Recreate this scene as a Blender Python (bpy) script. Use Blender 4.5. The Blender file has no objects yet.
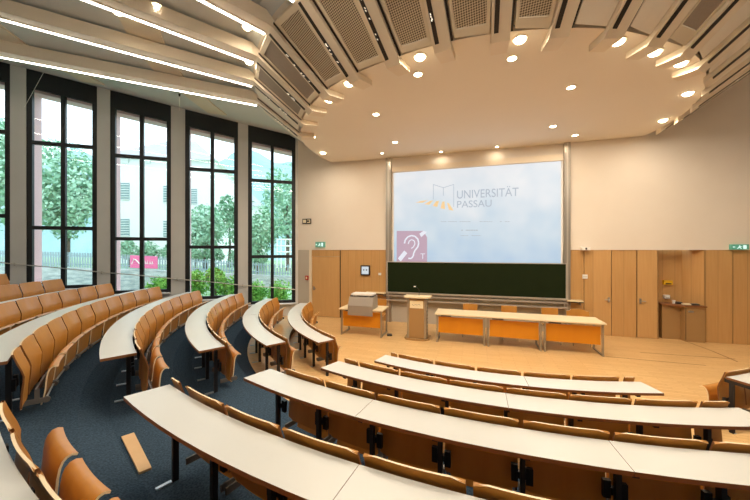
import bpy, bmesh, math, random
from math import sin, cos, radians, degrees, pi, hypot, atan2
from mathutils import Vector, Matrix
random.seed(7)
SC = bpy.context.scene
COL = SC.collection

# ------------------------------------------------------------------ camera, world, exposure
EYE = 2.43
F = 316.0
cd = bpy.data.cameras.new('camera')
cd.sensor_width = 36.0
cd.lens = 36.0 * F / 750.0
cd.clip_start = 0.02
cd.clip_end = 400
cam = bpy.data.objects.new('camera', cd)
COL.objects.link(cam)
cam.location = (0, 0, EYE)
cam.rotation_euler = (pi / 2, 0, 0)
SC.camera = cam

w = bpy.data.worlds.new('overcast_sky')
w.use_nodes = True
SC.world = w
wn = w.node_tree
wn.nodes.clear()
wo = wn.nodes.new('ShaderNodeOutputWorld')
wb = wn.nodes.new('ShaderNodeBackground')
wb.inputs['Strength'].default_value = 4.3
wt = wn.nodes.new('ShaderNodeTexCoord')
ws = wn.nodes.new('ShaderNodeSeparateXYZ')
wr = wn.nodes.new('ShaderNodeValToRGB')
wr.color_ramp.elements[0].position = 0.0
wr.color_ramp.elements[0].color = (0.36, 0.42, 0.46, 1)
wr.color_ramp.elements[1].position = 0.75
wr.color_ramp.elements[1].color = (0.74, 0.84, 0.92, 1)
wn.links.new(wt.outputs['Generated'], ws.inputs[0])
wn.links.new(ws.outputs['Z'], wr.inputs[0])
wn.links.new(wr.outputs[0], wb.inputs['Color'])
wn.links.new(wb.outputs[0], wo.inputs[0])

vs = SC.view_settings
SC.display_settings.display_device = 'sRGB'
vs.view_transform = 'Standard'
vs.look = 'None'
vs.exposure = 0.0
vs.gamma = 1.0
vs.use_curve_mapping = False
SC.cycles.use_denoising = True
SC.cycles.max_bounces = 8
SC.cycles.diffuse_bounces = 5
SC.cycles.transparent_max_bounces = 16
SC.cycles.sample_clamp_indirect = 6.0

K_DOWN = 35.0      # watts of one recessed downlight
K_RIM = 22.0
K_LINE = 15.0      # radiance of the linear lamps

# ------------------------------------------------------------------ materials
def srgb(c):
    out = []
    for v in c[:3]:
        v = v / 255.0
        out.append(v / 12.92 if v <= 0.04045 else ((v + 0.055) / 1.055) ** 2.4)
    return (out[0], out[1], out[2], 1.0)

def mat(name, col, rough=0.5, metal=0.0, spec=0.5, noise=None, bump=None, coat=0.0):
    """noise = (scale, amount, second colour, stretch xyz) ; bump = (scale, strength)"""
    m = bpy.data.materials.new(name)
    m.use_nodes = True
    nt = m.node_tree
    b = nt.nodes['Principled BSDF']
    b.inputs['Base Color'].default_value = srgb(col)
    b.inputs['Roughness'].default_value = rough
    b.inputs['Metallic'].default_value = metal
    b.inputs['Specular IOR Level'].default_value = spec
    b.inputs['Coat Weight'].default_value = coat
    tc = nt.nodes.new('ShaderNodeTexCoord')
    if noise:
        sc_, amt, c2, st = noise
        mp = nt.nodes.new('ShaderNodeMapping')
        mp.inputs['Scale'].default_value = st
        n = nt.nodes.new('ShaderNodeTexNoise')
        n.inputs['Scale'].default_value = sc_
        n.inputs['Detail'].default_value = 5
        mx = nt.nodes.new('ShaderNodeMixRGB')
        mx.inputs[1].default_value = srgb(col)
        mx.inputs[2].default_value = srgb(c2)
        rp = nt.nodes.new('ShaderNodeMapRange')
        rp.inputs['From Min'].default_value = 0.35
        rp.inputs['From Max'].default_value = 0.65
        rp.inputs['To Max'].default_value = amt
        nt.links.new(tc.outputs['Object'], mp.inputs[0])
        nt.links.new(mp.outputs[0], n.inputs['Vector'])
        nt.links.new(n.outputs['Fac'], rp.inputs['Value'])
        nt.links.new(rp.outputs[0], mx.inputs[0])
        nt.links.new(mx.outputs[0], b.inputs['Base Color'])
    if bump:
        n2 = nt.nodes.new('ShaderNodeTexNoise')
        n2.inputs['Scale'].default_value = bump[0]
        bp = nt.nodes.new('ShaderNodeBump')
        bp.inputs['Strength'].default_value = bump[1]
        bp.inputs['Distance'].default_value = 0.01
        nt.links.new(tc.outputs['Object'], n2.inputs['Vector'])
        nt.links.new(n2.outputs['Fac'], bp.inputs['Height'])
        nt.links.new(bp.outputs[0], b.inputs['Normal'])
    return m

def emat(name, col, strength):
    m = bpy.data.materials.new(name)
    m.use_nodes = True
    b = m.node_tree.nodes['Principled BSDF']
    b.inputs['Base Color'].default_value = (0.12, 0.12, 0.12, 1)
    b.inputs['Emission Color'].default_value = srgb(col)
    b.inputs['Emission Strength'].default_value = strength
    return m

M = {}
M['plaster'] = mat('warm_white_plaster', (232, 222, 208), 0.75, noise=(1.4, 0.35, (226, 214, 198), (1, 1, 1)))
M['pillar'] = mat('pale_grey_plaster', (208, 208, 205), 0.8, noise=(3, 0.3, (200, 200, 196), (1, 1, 1)))
M['ceiling'] = mat('ceiling_plaster', (240, 230, 214), 0.8, noise=(0.8, 0.3, (236, 225, 208), (1, 1, 1)))
M['ceilgrey'] = mat('pale_ceiling_board', (218, 220, 218), 0.8)
M['beam'] = mat('cream_painted_beam', (234, 220, 198), 0.6)
M['frame_cream'] = mat('cream_panel_frame', (226, 212, 188), 0.6)
M['dark'] = mat('dark_slot', (44, 34, 26), 0.5)
M['black'] = mat('black_window_metal', (24, 26, 30), 0.45)
M['steel'] = mat('brushed_steel', (176, 170, 160), 0.35, 0.8)
M['alu'] = mat('aluminium_rail', (205, 200, 190), 0.35, 0.6)
M['post'] = mat('dark_grey_steel_post', (48, 46, 48), 0.45, 0.3)
M['foot'] = mat('bright_steel_foot', (215, 222, 228), 0.3, 0.7)
M['bracket'] = mat('black_hinge_bracket', (26, 24, 26), 0.4, 0.2)
M['greyarm'] = mat('grey_painted_arm', (112, 108, 104), 0.5, 0.2)
M['laminate'] = mat('off_white_laminate', (210, 211, 207), 0.32, spec=0.5, noise=(2.0, 0.25, (203, 203, 198), (1, 1, 1)))
M['edge'] = mat('brown_desk_edge', (132, 84, 46), 0.5)
M['birch'] = mat('pale_birch_edge', (240, 220, 184), 0.5)
M['boardwood'] = mat('pale_wood_board', (226, 190, 146), 0.5, noise=(4, .5, (212, 172, 124), (1, 1, 1)))
M['ply'] = mat('honey_plywood', (194, 134, 56), 0.36, spec=0.5, noise=(6, 0.5, (176, 116, 42), (1.5, 1.5, 0.35)), coat=0.2)
M['orange'] = mat('orange_lacquered_board', (216, 140, 22), 0.4, noise=(5, 0.4, (206, 128, 14), (1, 1, .3)))
M['tablewood'] = mat('pale_maple_tabletop', (236, 218, 180), 0.4)
M['carpet'] = mat('dark_blue_carpet', (70, 90, 108), 0.95, spec=0.1, noise=(60, 0.9, (42, 58, 74), (1, 1, 1)), bump=(220, 0.5))
M['riser'] = mat('grey_step_riser', (120, 110, 100), 0.8)
M['board'] = mat('dark_green_chalkboard', (26, 36, 14), 0.85, spec=0.15, noise=(3, .3, (32, 42, 20), (1, 1, 1)))
M['panelgrey'] = mat('grey_beige_wall_panel', (188, 180, 166), 0.6)
M['consolegrey'] = mat('grey_console_cover', (150, 140, 128), 0.5)
M['white'] = mat('white_plastic', (238, 236, 230), 0.4)
M['paper'] = mat('cream_paper', (240, 226, 190), 0.7)
M['darkgrey'] = mat('dark_grey_plastic', (40, 38, 38), 0.4)
M['red'] = mat('red_plastic', (170, 40, 26), 0.4)
M['yellow'] = mat('yellow_plastic', (226, 180, 30), 0.5)
M['cable'] = mat('steel_cable', (190, 186, 178), 0.4, 0.6)
M['lampring'] = mat('white_lamp_ring', (240, 232, 216), 0.4)
M['pink'] = mat('pink_facade_render', (232, 196, 200), 0.8)
M['housewhite'] = mat('white_house_render', (238, 240, 240), 0.8)
M['rooftile'] = mat('pale_grey_roof_tile', (176, 178, 180), 0.8, noise=(2.5, 0.7, (140, 146, 150), (1, 1, 6)))
M['shutter'] = mat('grey_green_shutter', (136, 160, 162), 0.7)
M['stone'] = mat('pale_stone_wall', (196, 200, 200), 0.9, noise=(2.2, 0.8, (140, 150, 152), (1, 1, 3.5)), bump=(6, 0.6))
M['picket'] = mat('grey_blue_picket', (150, 168, 176), 0.7)
M['grass'] = mat('grass_ground', (120, 160, 110), 0.9, noise=(3, .8, (150, 175, 150), (1, 1, 1)))
M['hill'] = mat('hazy_wooded_hill', (150, 182, 184), 0.95, noise=(0.15, .8, (124, 162, 164), (1, 1, 1)))  # distance haze is put into the base colour
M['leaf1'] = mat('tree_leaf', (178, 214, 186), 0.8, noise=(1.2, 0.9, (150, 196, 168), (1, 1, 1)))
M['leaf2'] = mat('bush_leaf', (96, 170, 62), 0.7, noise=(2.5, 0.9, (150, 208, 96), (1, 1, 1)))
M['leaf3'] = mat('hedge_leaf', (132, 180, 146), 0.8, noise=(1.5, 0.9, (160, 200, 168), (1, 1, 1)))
M['bark'] = mat('tree_bark', (90, 80, 70), 0.9)
M['bannerpink'] = mat('pink_banner_cloth', (236, 110, 160), 0.7)
M['lens_warm'] = emat('warm_downlight_lens', (255, 232, 190), 22)
M['lens_line'] = emat('white_linear_tube', (255, 246, 232), K_LINE)
M['spark'] = emat('small_track_bulb', (255, 240, 214), 1.3)
M['exit'] = emat('green_exit_light', (20, 150, 112), 0.75)
M['exitwhite'] = emat('white_exit_symbol', (225, 255, 245), 1.0)
M['sl_ora'] = emat('slide_gold', (236, 200, 140), 0.95)
M['sl_txt'] = emat('slide_grey_blue_text', (158, 176, 196), 0.9)
M['sl_dark'] = emat('slide_small_text', (150, 165, 178), 0.9)
M['sl_mauve'] = emat('slide_mauve', (178, 150, 176), 0.9)
M['sl_ear'] = emat('slide_ear_white', (220, 226, 240), 0.95)
M['disp'] = emat('small_display', (210, 225, 235), 0.8)

def wood_floor():
    m = bpy.data.materials.new('light_oak_parquet')
    m.use_nodes = True
    nt = m.node_tree
    b = nt.nodes['Principled BSDF']
    b.inputs['Roughness'].default_value = 0.3
    tc = nt.nodes.new('ShaderNodeTexCoord')
    mp = nt.nodes.new('ShaderNodeMapping')
    mp.inputs['Rotation'].default_value = (0, 0, radians(17.5))
    br = nt.nodes.new('ShaderNodeTexBrick')
    br.inputs['Color1'].default_value = srgb((228, 190, 134))
    br.inputs['Color2'].default_value = srgb((218, 178, 120))
    br.inputs['Mortar'].default_value = srgb((196, 150, 94))
    br.inputs['Scale'].default_value = 1.0
    br.inputs['Mortar Size'].default_value = 0.004
    br.inputs['Brick Width'].default_value = 0.55
    br.inputs['Row Height'].default_value = 0.075
    n = nt.nodes.new('ShaderNodeTexNoise')
    n.inputs['Scale'].default_value = 1.3
    n.inputs['Detail'].default_value = 6
    mx = nt.nodes.new('ShaderNodeMixRGB')
    mx.blend_type = 'MULTIPLY'
    mx.inputs[0].default_value = 0.5
    rp = nt.nodes.new('ShaderNodeValToRGB')
    rp.color_ramp.elements[0].color = (0.78, 0.74, 0.7, 1)
    rp.color_ramp.elements[1].color = (1, 1, 1, 1)
    nt.links.new(tc.outputs['Object'], mp.inputs[0])
    nt.links.new(mp.outputs[0], br.inputs['Vector'])
    nt.links.new(tc.outputs['Object'], n.inputs['Vector'])
    nt.links.new(n.outputs['Fac'], rp.inputs[0])
    nt.links.new(br.outputs['Color'], mx.inputs[1])
    nt.links.new(rp.outputs[0], mx.inputs[2])
    nt.links.new(mx.outputs[0], b.inputs['Base Color'])
    return m
M['parquet'] = wood_floor()

def wood_panel(name, c1, c2, plank=0.6):
    """vertical veneer grain with shallow groove lines; runs on the UV in metres"""
    m = bpy.data.materials.new(name)
    m.use_nodes = True
    nt = m.node_tree
    b = nt.nodes['Principled BSDF']
    b.inputs['Roughness'].default_value = 0.42
    tc = nt.nodes.new('ShaderNodeTexCoord')
    mp = nt.nodes.new('ShaderNodeMapping')
    mp.inputs['Scale'].default_value = (14, 0.7, 1)
    n = nt.nodes.new('ShaderNodeTexNoise')
    n.inputs['Scale'].default_value = 1.6
    n.inputs['Detail'].default_value = 6
    mx = nt.nodes.new('ShaderNodeMixRGB')
    mx.inputs[1].default_value = srgb(c1)
    mx.inputs[2].default_value = srgb(c2)
    br = nt.nodes.new('ShaderNodeTexBrick')
    br.inputs['Color1'].default_value = (1, 1, 1, 1)
    br.inputs['Color2'].default_value = (0.93, 0.93, 0.93, 1)
    br.inputs['Mortar'].default_value = (0.62, 0.62, 0.62, 1)
    br.inputs['Scale'].default_value = 1.0
    br.inputs['Mortar Size'].default_value = 0.004
    br.inputs['Brick Width'].default_value = plank
    br.inputs['Row Height'].default_value = 5.0
    br.offset = 0
    mu = nt.nodes.new('ShaderNodeMixRGB')
    mu.blend_type = 'MULTIPLY'
    mu.inputs[0].default_value = 1.0
    nt.links.new(tc.outputs['UV'], mp.inputs[0])
    nt.links.new(mp.outputs[0], n.inputs['Vector'])
    nt.links.new(n.outputs['Fac'], mx.inputs[0])
    nt.links.new(tc.outputs['UV'], br.inputs['Vector'])
    nt.links.new(mx.outputs[0], mu.inputs[1])
    nt.links.new(br.outputs['Color'], mu.inputs[2])
    nt.links.new(mu.outputs[0], b.inputs['Base Color'])
    return m
M['veneer'] = wood_panel('oak_veneer', (206, 164, 108), (188, 142, 84), 0.29)
M['veneer_door'] = wood_panel('oak_veneer_door', (212, 170, 114), (196, 150, 92), 3.0)
M['plaster_panel'] = M['plaster']

def perforated():
    m = bpy.data.materials.new('perforated_metal_sheet')
    m.use_nodes = True
    nt = m.node_tree
    b = nt.nodes['Principled BSDF']
    b.inputs['Roughness'].default_value = 0.5
    tc = nt.nodes.new('ShaderNodeTexCoord')
    v = nt.nodes.new('ShaderNodeTexVoronoi')
    v.inputs['Scale'].default_value = 30.0
    v.inputs['Randomness'].default_value = 0.0
    r = nt.nodes.new('ShaderNodeValToRGB')
    r.color_ramp.elements[0].position = 0.34
    r.color_ramp.elements[0].color = srgb((100, 84, 66))
    r.color_ramp.elements[1].position = 0.44
    r.color_ramp.elements[1].color = srgb((212, 196, 170))
    nt.links.new(tc.outputs['UV'], v.inputs['Vector'])
    nt.links.new(v.outputs['Distance'], r.inputs[0])
    nt.links.new(r.outputs[0], b.inputs['Base Color'])
    return m
M['perf'] = perforated()
M['fabricgrey'] = mat('grey_acoustic_sheet', (160, 146, 132), 0.7, noise=(40, 0.4, (146, 132, 118), (1, 1, 1)))

def glass():
    m = bpy.data.materials.new('window_glass')
    m.use_nodes = True
    nt = m.node_tree
    nt.nodes.clear()
    o = nt.nodes.new('ShaderNodeOutputMaterial')
    t = nt.nodes.new('ShaderNodeBsdfTransparent')
    t.inputs[0].default_value = (0.94, 0.975, 0.98, 1)
    g = nt.nodes.new('ShaderNodeBsdfGlossy')
    g.inputs['Roughness'].default_value = 0.02
    mx = nt.nodes.new('ShaderNodeMixShader')
    mx.inputs[0].default_value = 0.06
    nt.links.new(t.outputs[0], mx.inputs[1])
    nt.links.new(g.outputs[0], mx.inputs[2])
    nt.links.new(mx.outputs[0], o.inputs[0])
    return m
M['glass'] = glass()

def slide_mat():
    m = bpy.data.materials.new('projected_slide')
    m.use_nodes = True
    nt = m.node_tree
    b = nt.nodes['Principled BSDF']
    b.inputs['Base Color'].default_value = (0.12, 0.12, 0.12, 1)
    b.inputs['Roughness'].default_value = 0.8
    tc = nt.nodes.new('ShaderNodeTexCoord')
    n = nt.nodes.new('ShaderNodeTexNoise')
    n.inputs['Scale'].default_value = 0.9
    sp = nt.nodes.new('ShaderNodeSeparateXYZ')
    ad = nt.nodes.new('ShaderNodeMath')
    ad.operation = 'MULTIPLY_ADD'
    ad.inputs[1].default_value = 0.7
    rp = nt.nodes.new('ShaderNodeValToRGB')
    e = rp.color_ramp.elements
    e[0].position = 0.2
    e[0].color = srgb((150, 188, 220))
    e[1].position = 0.9
    e[1].color = srgb((226, 232, 238))
    x = rp.color_ramp.elements.new(0.55)
    x.color = srgb((190, 212, 228))
    nt.links.new(tc.outputs['UV'], sp.inputs[0])
    nt.links.new(tc.outputs['UV'], n.inputs['Vector'])
    nt.links.new(n.outputs['Fac'], ad.inputs[0])
    mm = nt.nodes.new('ShaderNodeMath')
    mm.operation = 'MULTIPLY'
    mm.inputs[1].default_value = 0.2
    nt.links.new(sp.outputs['Y'], mm.inputs[0])
    nt.links.new(mm.outputs[0], ad.inputs[2])
    nt.links.new(ad.outputs[0], rp.inputs[0])
    nt.links.new(rp.outputs[0], b.inputs['Emission Color'])
    b.inputs['Emission Strength'].default_value = 0.93
    return m
M['slide'] = slide_mat()

# ------------------------------------------------------------------ mesh builder
class MB:
    def __init__(s):
        s.v = []; s.f = []; s.m = []; s.uv = []
        s.mats = []
    def mi(s, name):
        if name not in s.mats:
            s.mats.append(name)
        return s.mats.index(name)
    def face(s, pts, m, uv=None):
        i = len(s.v)
        s.v += [Vector(p) for p in pts]
        s.f.append(tuple(range(i, i + len(pts))))
        s.m.append(s.mi(m))
        s.uv.append(uv)
    def hexa(s, b, t, m, sides=None, top=None):
        """b, t: 4 bottom and 4 top points, counter-clockwise seen from above"""
        i = len(s.v)
        s.v += [Vector(p) for p in b] + [Vector(p) for p in t]
        F_ = [(3, 2, 1, 0), (4, 5, 6, 7), (0, 1, 5, 4), (1, 2, 6, 5), (2, 3, 7, 6), (3, 0, 4, 7)]
        for k, q in enumerate(F_):
            s.f.append(tuple(i + j for j in q))
            mm = m
            if k == 1 and top: mm = top
            if k >= 2 and sides: mm = sides
            s.m.append(s.mi(mm)); s.uv.append(None)
    def box(s, lo, hi, m, rot=0.0, at=(0, 0, 0), **k):
        x0, y0, z0 = lo; x1, y1, z1 = hi
        R = Matrix.Rotation(rot, 3, 'Z'); A = Vector(at)
        f = lambda x, y, z: R @ Vector((x, y, z)) + A
        s.hexa([f(x0, y0, z0), f(x1, y0, z0), f(x1, y1, z0), f(x0, y1, z0)],
               [f(x0, y0, z1), f(x1, y0, z1), f(x1, y1, z1), f(x0, y1, z1)], m, **k)
    def tube(s, pts, r, m, n=8, closed=False):
        pts = [Vector(p) for p in pts]
        rings = []
        for i, p in enumerate(pts):
            a = pts[max(i - 1, 0)]; b = pts[min(i + 1, len(pts) - 1)]
            d = (b - a).normalized()
            u = d.orthogonal().normalized() if abs(d.z) > 0.9 else d.cross(Vector((0, 0, 1))).normalized()
            v = d.cross(u)
            rr = r[i] if isinstance(r, (list, tuple)) else r
            i0 = len(s.v)
            s.v += [p + rr * (cos(2 * pi * k / n) * u + sin(2 * pi * k / n) * v) for k in range(n)]
            rings.append(i0)
        for a, b in zip(rings, rings[1:]):
            for k in range(n):
                s.f.append((a + k, a + (k + 1) % n, b + (k + 1) % n, b + k)); s.m.append(s.mi(m)); s.uv.append(None)
        s.f.append(tuple(rings[0] + k for k in reversed(range(n)))); s.m.append(s.mi(m)); s.uv.append(None)
        s.f.append(tuple(rings[-1] + k for k in range(n))); s.m.append(s.mi(m)); s.uv.append(None)
    def lathe(s, prof, at, m, n=20):
        """prof: list of (radius, z) from bottom to top"""
        A = Vector(at); rings = []
        for r, z in prof:
            rings.append(len(s.v))
            s.v += [A + Vector((r * cos(2 * pi * k / n), r * sin(2 * pi * k / n), z)) for k in range(n)]
        for a, b in zip(rings, rings[1:]):
            for k in range(n):
                s.f.append((a + k, a + (k + 1) % n, b + (k + 1) % n, b + k)); s.m.append(s.mi(m)); s.uv.append(None)
        s.f.append(tuple(rings[0] + k for k in reversed(range(n)))); s.m.append(s.mi(m)); s.uv.append(None)
        s.f.append(tuple(rings[-1] + k for k in range(n))); s.m.append(s.mi(m)); s.uv.append(None)
    def grid(s, rows, m, uvs=None):
        """rows: equal-length lists of points; shared vertices"""
        i0 = len(s.v); w_ = len(rows[0])
        for r in rows: s.v += [Vector(p) for p in r]
        for a in range(len(rows) - 1):
            for b in range(w_ - 1):
                s.f.append((i0 + a * w_ + b, i0 + a * w_ + b + 1, i0 + (a + 1) * w_ + b + 1, i0 + (a + 1) * w_ + b))
                s.m.append(s.mi(m)); s.uv.append(None)
    def shell(s, rows, thick, m, edge, nrm, side=None):
        """thick sheet from a grid of points; nrm(i,j) gives the direction of thickness"""
        h = len(rows); w_ = len(rows[0])
        top = [[Vector(p) for p in r] for r in rows]
        bot = [[Vector(rows[i][j]) + nrm(i, j) * thick for j in range(w_)] for i in range(h)]
        i0 = len(s.v)
        for r in top: s.v += r
        for r in bot: s.v += r
        A = lambda i, j: i0 + i * w_ + j
        B = lambda i, j: i0 + h * w_ + i * w_ + j
        for i in range(h - 1):
            for j in range(w_ - 1):
                s.f.append((A(i, j), A(i, j + 1), A(i + 1, j + 1), A(i + 1, j))); s.m.append(s.mi(m)); s.uv.append(None)
                s.f.append((B(i + 1, j), B(i + 1, j + 1), B(i, j + 1), B(i, j))); s.m.append(s.mi(m)); s.uv.append(None)
        for i in range(h - 1):
            for j in (0, w_ - 1):
                q = (A(i, j), A(i + 1, j), B(i + 1, j), B(i, j))
                s.f.append(q if j == 0 else q[::-1]); s.m.append(s.mi(side or edge)); s.uv.append(None)
        for j in range(w_ - 1):
            for i in (0, h - 1):
                q = (A(i, j), B(i, j), B(i, j + 1), A(i, j + 1))
                s.f.append(q if i == 0 else q[::-1]); s.m.append(s.mi(edge)); s.uv.append(None)
    def build(s, name, parent=None, smooth=False, origin=None, fix=True, autouv=False):
        me = bpy.data.meshes.new(name)
        O = Vector(origin) if origin is not None else Vector((0, 0, 0))
        me.from_pydata([v - O for v in s.v], [], s.f)
        for n in s.mats: me.materials.append(M[n])
        for p, k in zip(me.polygons, s.m):
            p.material_index = k
            p.use_smooth = smooth
        if any(u is not None for u in s.uv):
            ul = me.uv_layers.new(name='UVMap')
            for p, u in zip(me.polygons, s.uv):
                if u is not None:
                    for li, c in zip(p.loop_indices, u): ul.data[li].uv = c
        if fix:
            bm = bmesh.new(); bm.from_mesh(me)
            bmesh.ops.recalc_face_normals(bm, faces=bm.faces)
            bm.to_mesh(me); bm.free()
        if smooth:
            try: me.set_sharp_from_angle(angle=radians(42))
            except Exception: pass
        o = bpy.data.objects.new(name, me)
        COL.objects.link(o)
        if parent is not None:
            o.parent = parent
        elif origin is not None:
            o.location = O
        return o

def tag(o, label=None, cat=None, group=None, kind=None):
    if label: o['label'] = label
    if cat: o['category'] = cat
    if group: o['group'] = group
    if kind: o['kind'] = kind
    return o

def thing(name, label, cat, loc=(0, 0, 0), rz=0.0, group=None):
    o = bpy.data.objects.new(name, None)
    o.empty_display_size = 0.1
    COL.objects.link(o)
    o.location = loc
    o.rotation_euler = (0, 0, rz)
    return tag(o, label, cat, group)

def struct(name, mb, **k):
    o = mb.build(name, **k)
    o['kind'] = 'structure'
    return o

def copy_tree(o, parent=None):
    c = o.copy()
    COL.objects.link(c)
    c.parent = parent
    for ch in list(CHILD.get(o.name, [])):
        copy_tree(ch, c)
    return c
CHILD = {}
def note_children(o):
    CHILD[o.name] = [c for c in COL.objects if c.parent == o]
    for c in CHILD[o.name]: note_children(c)

ORD = ['first', 'second', 'third', 'fourth', 'fifth', 'sixth', 'seventh', 'eighth', 'ninth', 'tenth', 'eleventh', 'twelfth', 'thirteenth']

# ------------------------------------------------------------------ the plan of the hall
C = Vector((3.40, 9.58))                     # common centre of the curved rows
HD = [1.700, 1.533, 1.363, 1.219, 1.080, 0.940, 0.790, 0.630]     # eye above each desk
RD = [5.50 + 1.01 * k for k in range(8)]     # inner radius of each desk
DW = 0.33                                     # desk width
FZ = [HD[0] - h for h in HD]                  # floor height under each row
DZ = 0.73

def P(a, r, z=0.0):
    a = radians(a)
    return Vector((C.x + r * sin(a), C.y - r * cos(a), z))
def polar(x, y):
    dx, dy = x - C.x, y - C.y
    return degrees(atan2(dx, -dy)), hypot(dx, dy)
def proj(p):
    return 375 + F * p.x / p.y, 250 - F * (p.z - EYE) / p.y
def ray(x, y, Y):
    return Vector(((x - 375) / F * Y, Y, EYE - (y - 250) / F * Y))
def wallY(x):                                 # front wall at image column x
    return 10.93 / (1 + 0.30 * (x - 375) / F)
FU = Vector((1, -0.30, 0)).normalized()       # along the front wall
FN = Vector((0.30, 1, 0)).normalized() * -1   # towards the room
def fw(x, y, off=0.0):
    """point on the front wall seen at image x,y, moved off metres into the room (same wall position)"""
    return ray(x, y, wallY(x)) + FN * off
F0 = Vector((3.4, 10.93 - 0.3 * 3.4, 0))
def fs(x):                                    # distance along the front wall
    return (fw(x, 250) - F0).dot(FU)
def fpt(s, z, off=0.0):
    return F0 + FU * s + Vector((0, 0, z)) + FN * off
WU = Vector((1, 0.324, 0)).normalized()       # along the window wall, towards the stage
WN = Vector((-0.324, 1, 0)).normalized()      # outward
FL = Vector((-2.87, 11.79, 0))
def wpt(s, z, out=0.0):                       # s metres from the corner, away from the stage
    return FL - WU * s + WN * out + Vector((0, 0, z))
def wS(x):                                    # image column -> s on window wall
    t = (x - 375) / F
    Y = 12.72 / (1 - 0.324 * t)
    return (FL - Vector((t * Y, Y, 0))).dot(WU)
def wZ(x, y):
    t = (x - 375) / F
    Y = 12.72 / (1 - 0.324 * t)
    return EYE - (y - 250) / F * Y

ROOM = [Vector((-2.87, 11.79)), Vector((-13.2, 8.443)), Vector((-11.0, -1.5)), Vector((-3.5, -6.0)), Vector((5.0, -6.5)),
        Vector((12.5, -3.0)), Vector((15.3, 0.95)), Vector((9.67, 8.03))]
def room_r(a, pad=0.0):
    d = Vector((sin(radians(a)), -cos(radians(a))))
    best = 1e9
    for i in range(len(ROOM)):
        p = ROOM[i]; q = ROOM[(i + 1) % len(ROOM)]
        e = q - p; den = d.x * e.y - d.y * e.x
        if abs(den) < 1e-9: continue
        w_ = p - C
        t = (w_.x * e.y - w_.y * e.x) / den
        u = (w_.x * d.y - w_.y * d.x) / den
        if t > 0 and -1e-6 <= u <= 1 + 1e-6: best = min(best, t)
    return best + pad

RIM = [(-115, 5.18), (-100, 5.34), (-87, 5.5), (-51, 5.52), (-35, 5.4), (-26, 5.36), (-17, 5.27), (-10, 5.19), (0, 5.1), (8, 4.97), (17, 4.89),
       (27, 4.75), (38, 4.6), (47, 4.5), (57, 4.37), (76, 4.1), (90, 4.0)]
def lerp_tab(tab, a):
    if a <= tab[0][0]: return tab[0][1]
    for (x0, y0), (x1, y1) in zip(tab, tab[1:]):
        if a <= x1: return y0 + (y1 - y0) * (a - x0) / (x1 - x0)
    return tab[-1][1]
def rim(a): return lerp_tab(RIM, a)
def ringw(a): return lerp_tab([(-30, 1.10), (0, 1.9), (20, 2.3)], a)
def ringk(a): return lerp_tab([(-35, 0.77), (15, 0.72)], a)
H0 = EYE + 3.13
def ceil_z(a, r):
    d = r - rim(a)
    if d <= 0: return H0
    w_ = ringw(a)
    if d <= w_: return H0 + ringk(a) * d
    if a > -88:
        t_ = min(1.0, (a + 88) / 9.0)
        lo = H0 + ringk(a) * w_ + 0.12 + 0.11 * (d - w_) if d > w_ + .2 else H0 + ringk(a) * w_ + 0.7 * (d - w_)
        hi = H0 + ringk(a) * w_ + (0.85 * (d - w_) if d <= w_ + .2 else 0.17 + 0.17 * (d - w_ - 0.2))
        return lo * t_ + hi * (1 - t_)
    if d <= w_ + 0.2: return H0 + ringk(a) * w_ + 0.85 * (d - w_)
    return H0 + ringk(a) * w_ + 0.17 + 0.17 * (d - w_ - 0.2)
def beam_z(a, r):
    """underside of the beams"""
    w_ = ringw(a); d = r - rim(a)
    return H0 + ringk(a) * w_ - 0.12 + 0.11 * (d - w_)
def ceil_xy(x, y):
    a, r = polar(x, y)
    return ceil_z(a, r)
def ceil_hit(px, py):
    dx, dz = (px - 375) / F, -(py - 250) / F
    Y = 1.0
    while Y < 16:
        if EYE + dz * Y >= ceil_xy(dx * Y, Y): break
        Y += 0.01
    return Vector((dx * Y, Y, EYE + dz * Y))

RIB0, RIBD = -17.6, 8.75
def ribang(n): return RIB0 + RIBD * n

# ------------------------------------------------------------------ floor: stage and terraces
mb = MB()
mb.face([(-14, -7.5, 0), (16.5, -7.5, 0), (16.5, 13, 0), (-14, 13, 0)], 'parquet')
struct('floor', mb, fix=False)
def annulus(k, r0, r1, z0, z1, top, name, a0=-98, a1=62, step=2):
    mb = MB()
    prev = None
    a = a0
    while a <= a1 + 1e-6:
        rr = room_r(a, 0.0)
        ra, rb = min(r0, rr), min(r1, rr)
        rj = min(r0 + (0.0 if k == 1 else 0.28), rr)
        rh = min(r1, rr)
        cur = (P(a, ra, z0), P(a, rj, z1), P(a, rh, z1))
        if r0 >= rr: cur = None
        if prev and cur:
            mb.face([prev[0], cur[0], cur[1], prev[1]], 'riser' if k == 1 else 'carpet')
            mb.face([prev[1], cur[1], cur[2], prev[2]], top)
        prev = cur
        a += step
    for a in (a0, a1):
        rr = room_r(a, 0.0)
        if r0 < rr:
            mb.face([P(a, r0, 0), P(a, min(r1, rr), 0), P(a, min(r1, rr), z1), P(a, r0, z1)], 'riser')
    return struct(name, mb, fix=False)
for k in range(1, 8):
    r0 = RD[k] - (0.72 if k == 1 else 0.78)
    r1 = RD[k + 1] - 0.78 if k < 7 else 20.0
    annulus(k, r0, r1, FZ[k - 1], FZ[k], 'parquet' if k == 1 else 'carpet', 'floor_step')

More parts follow.
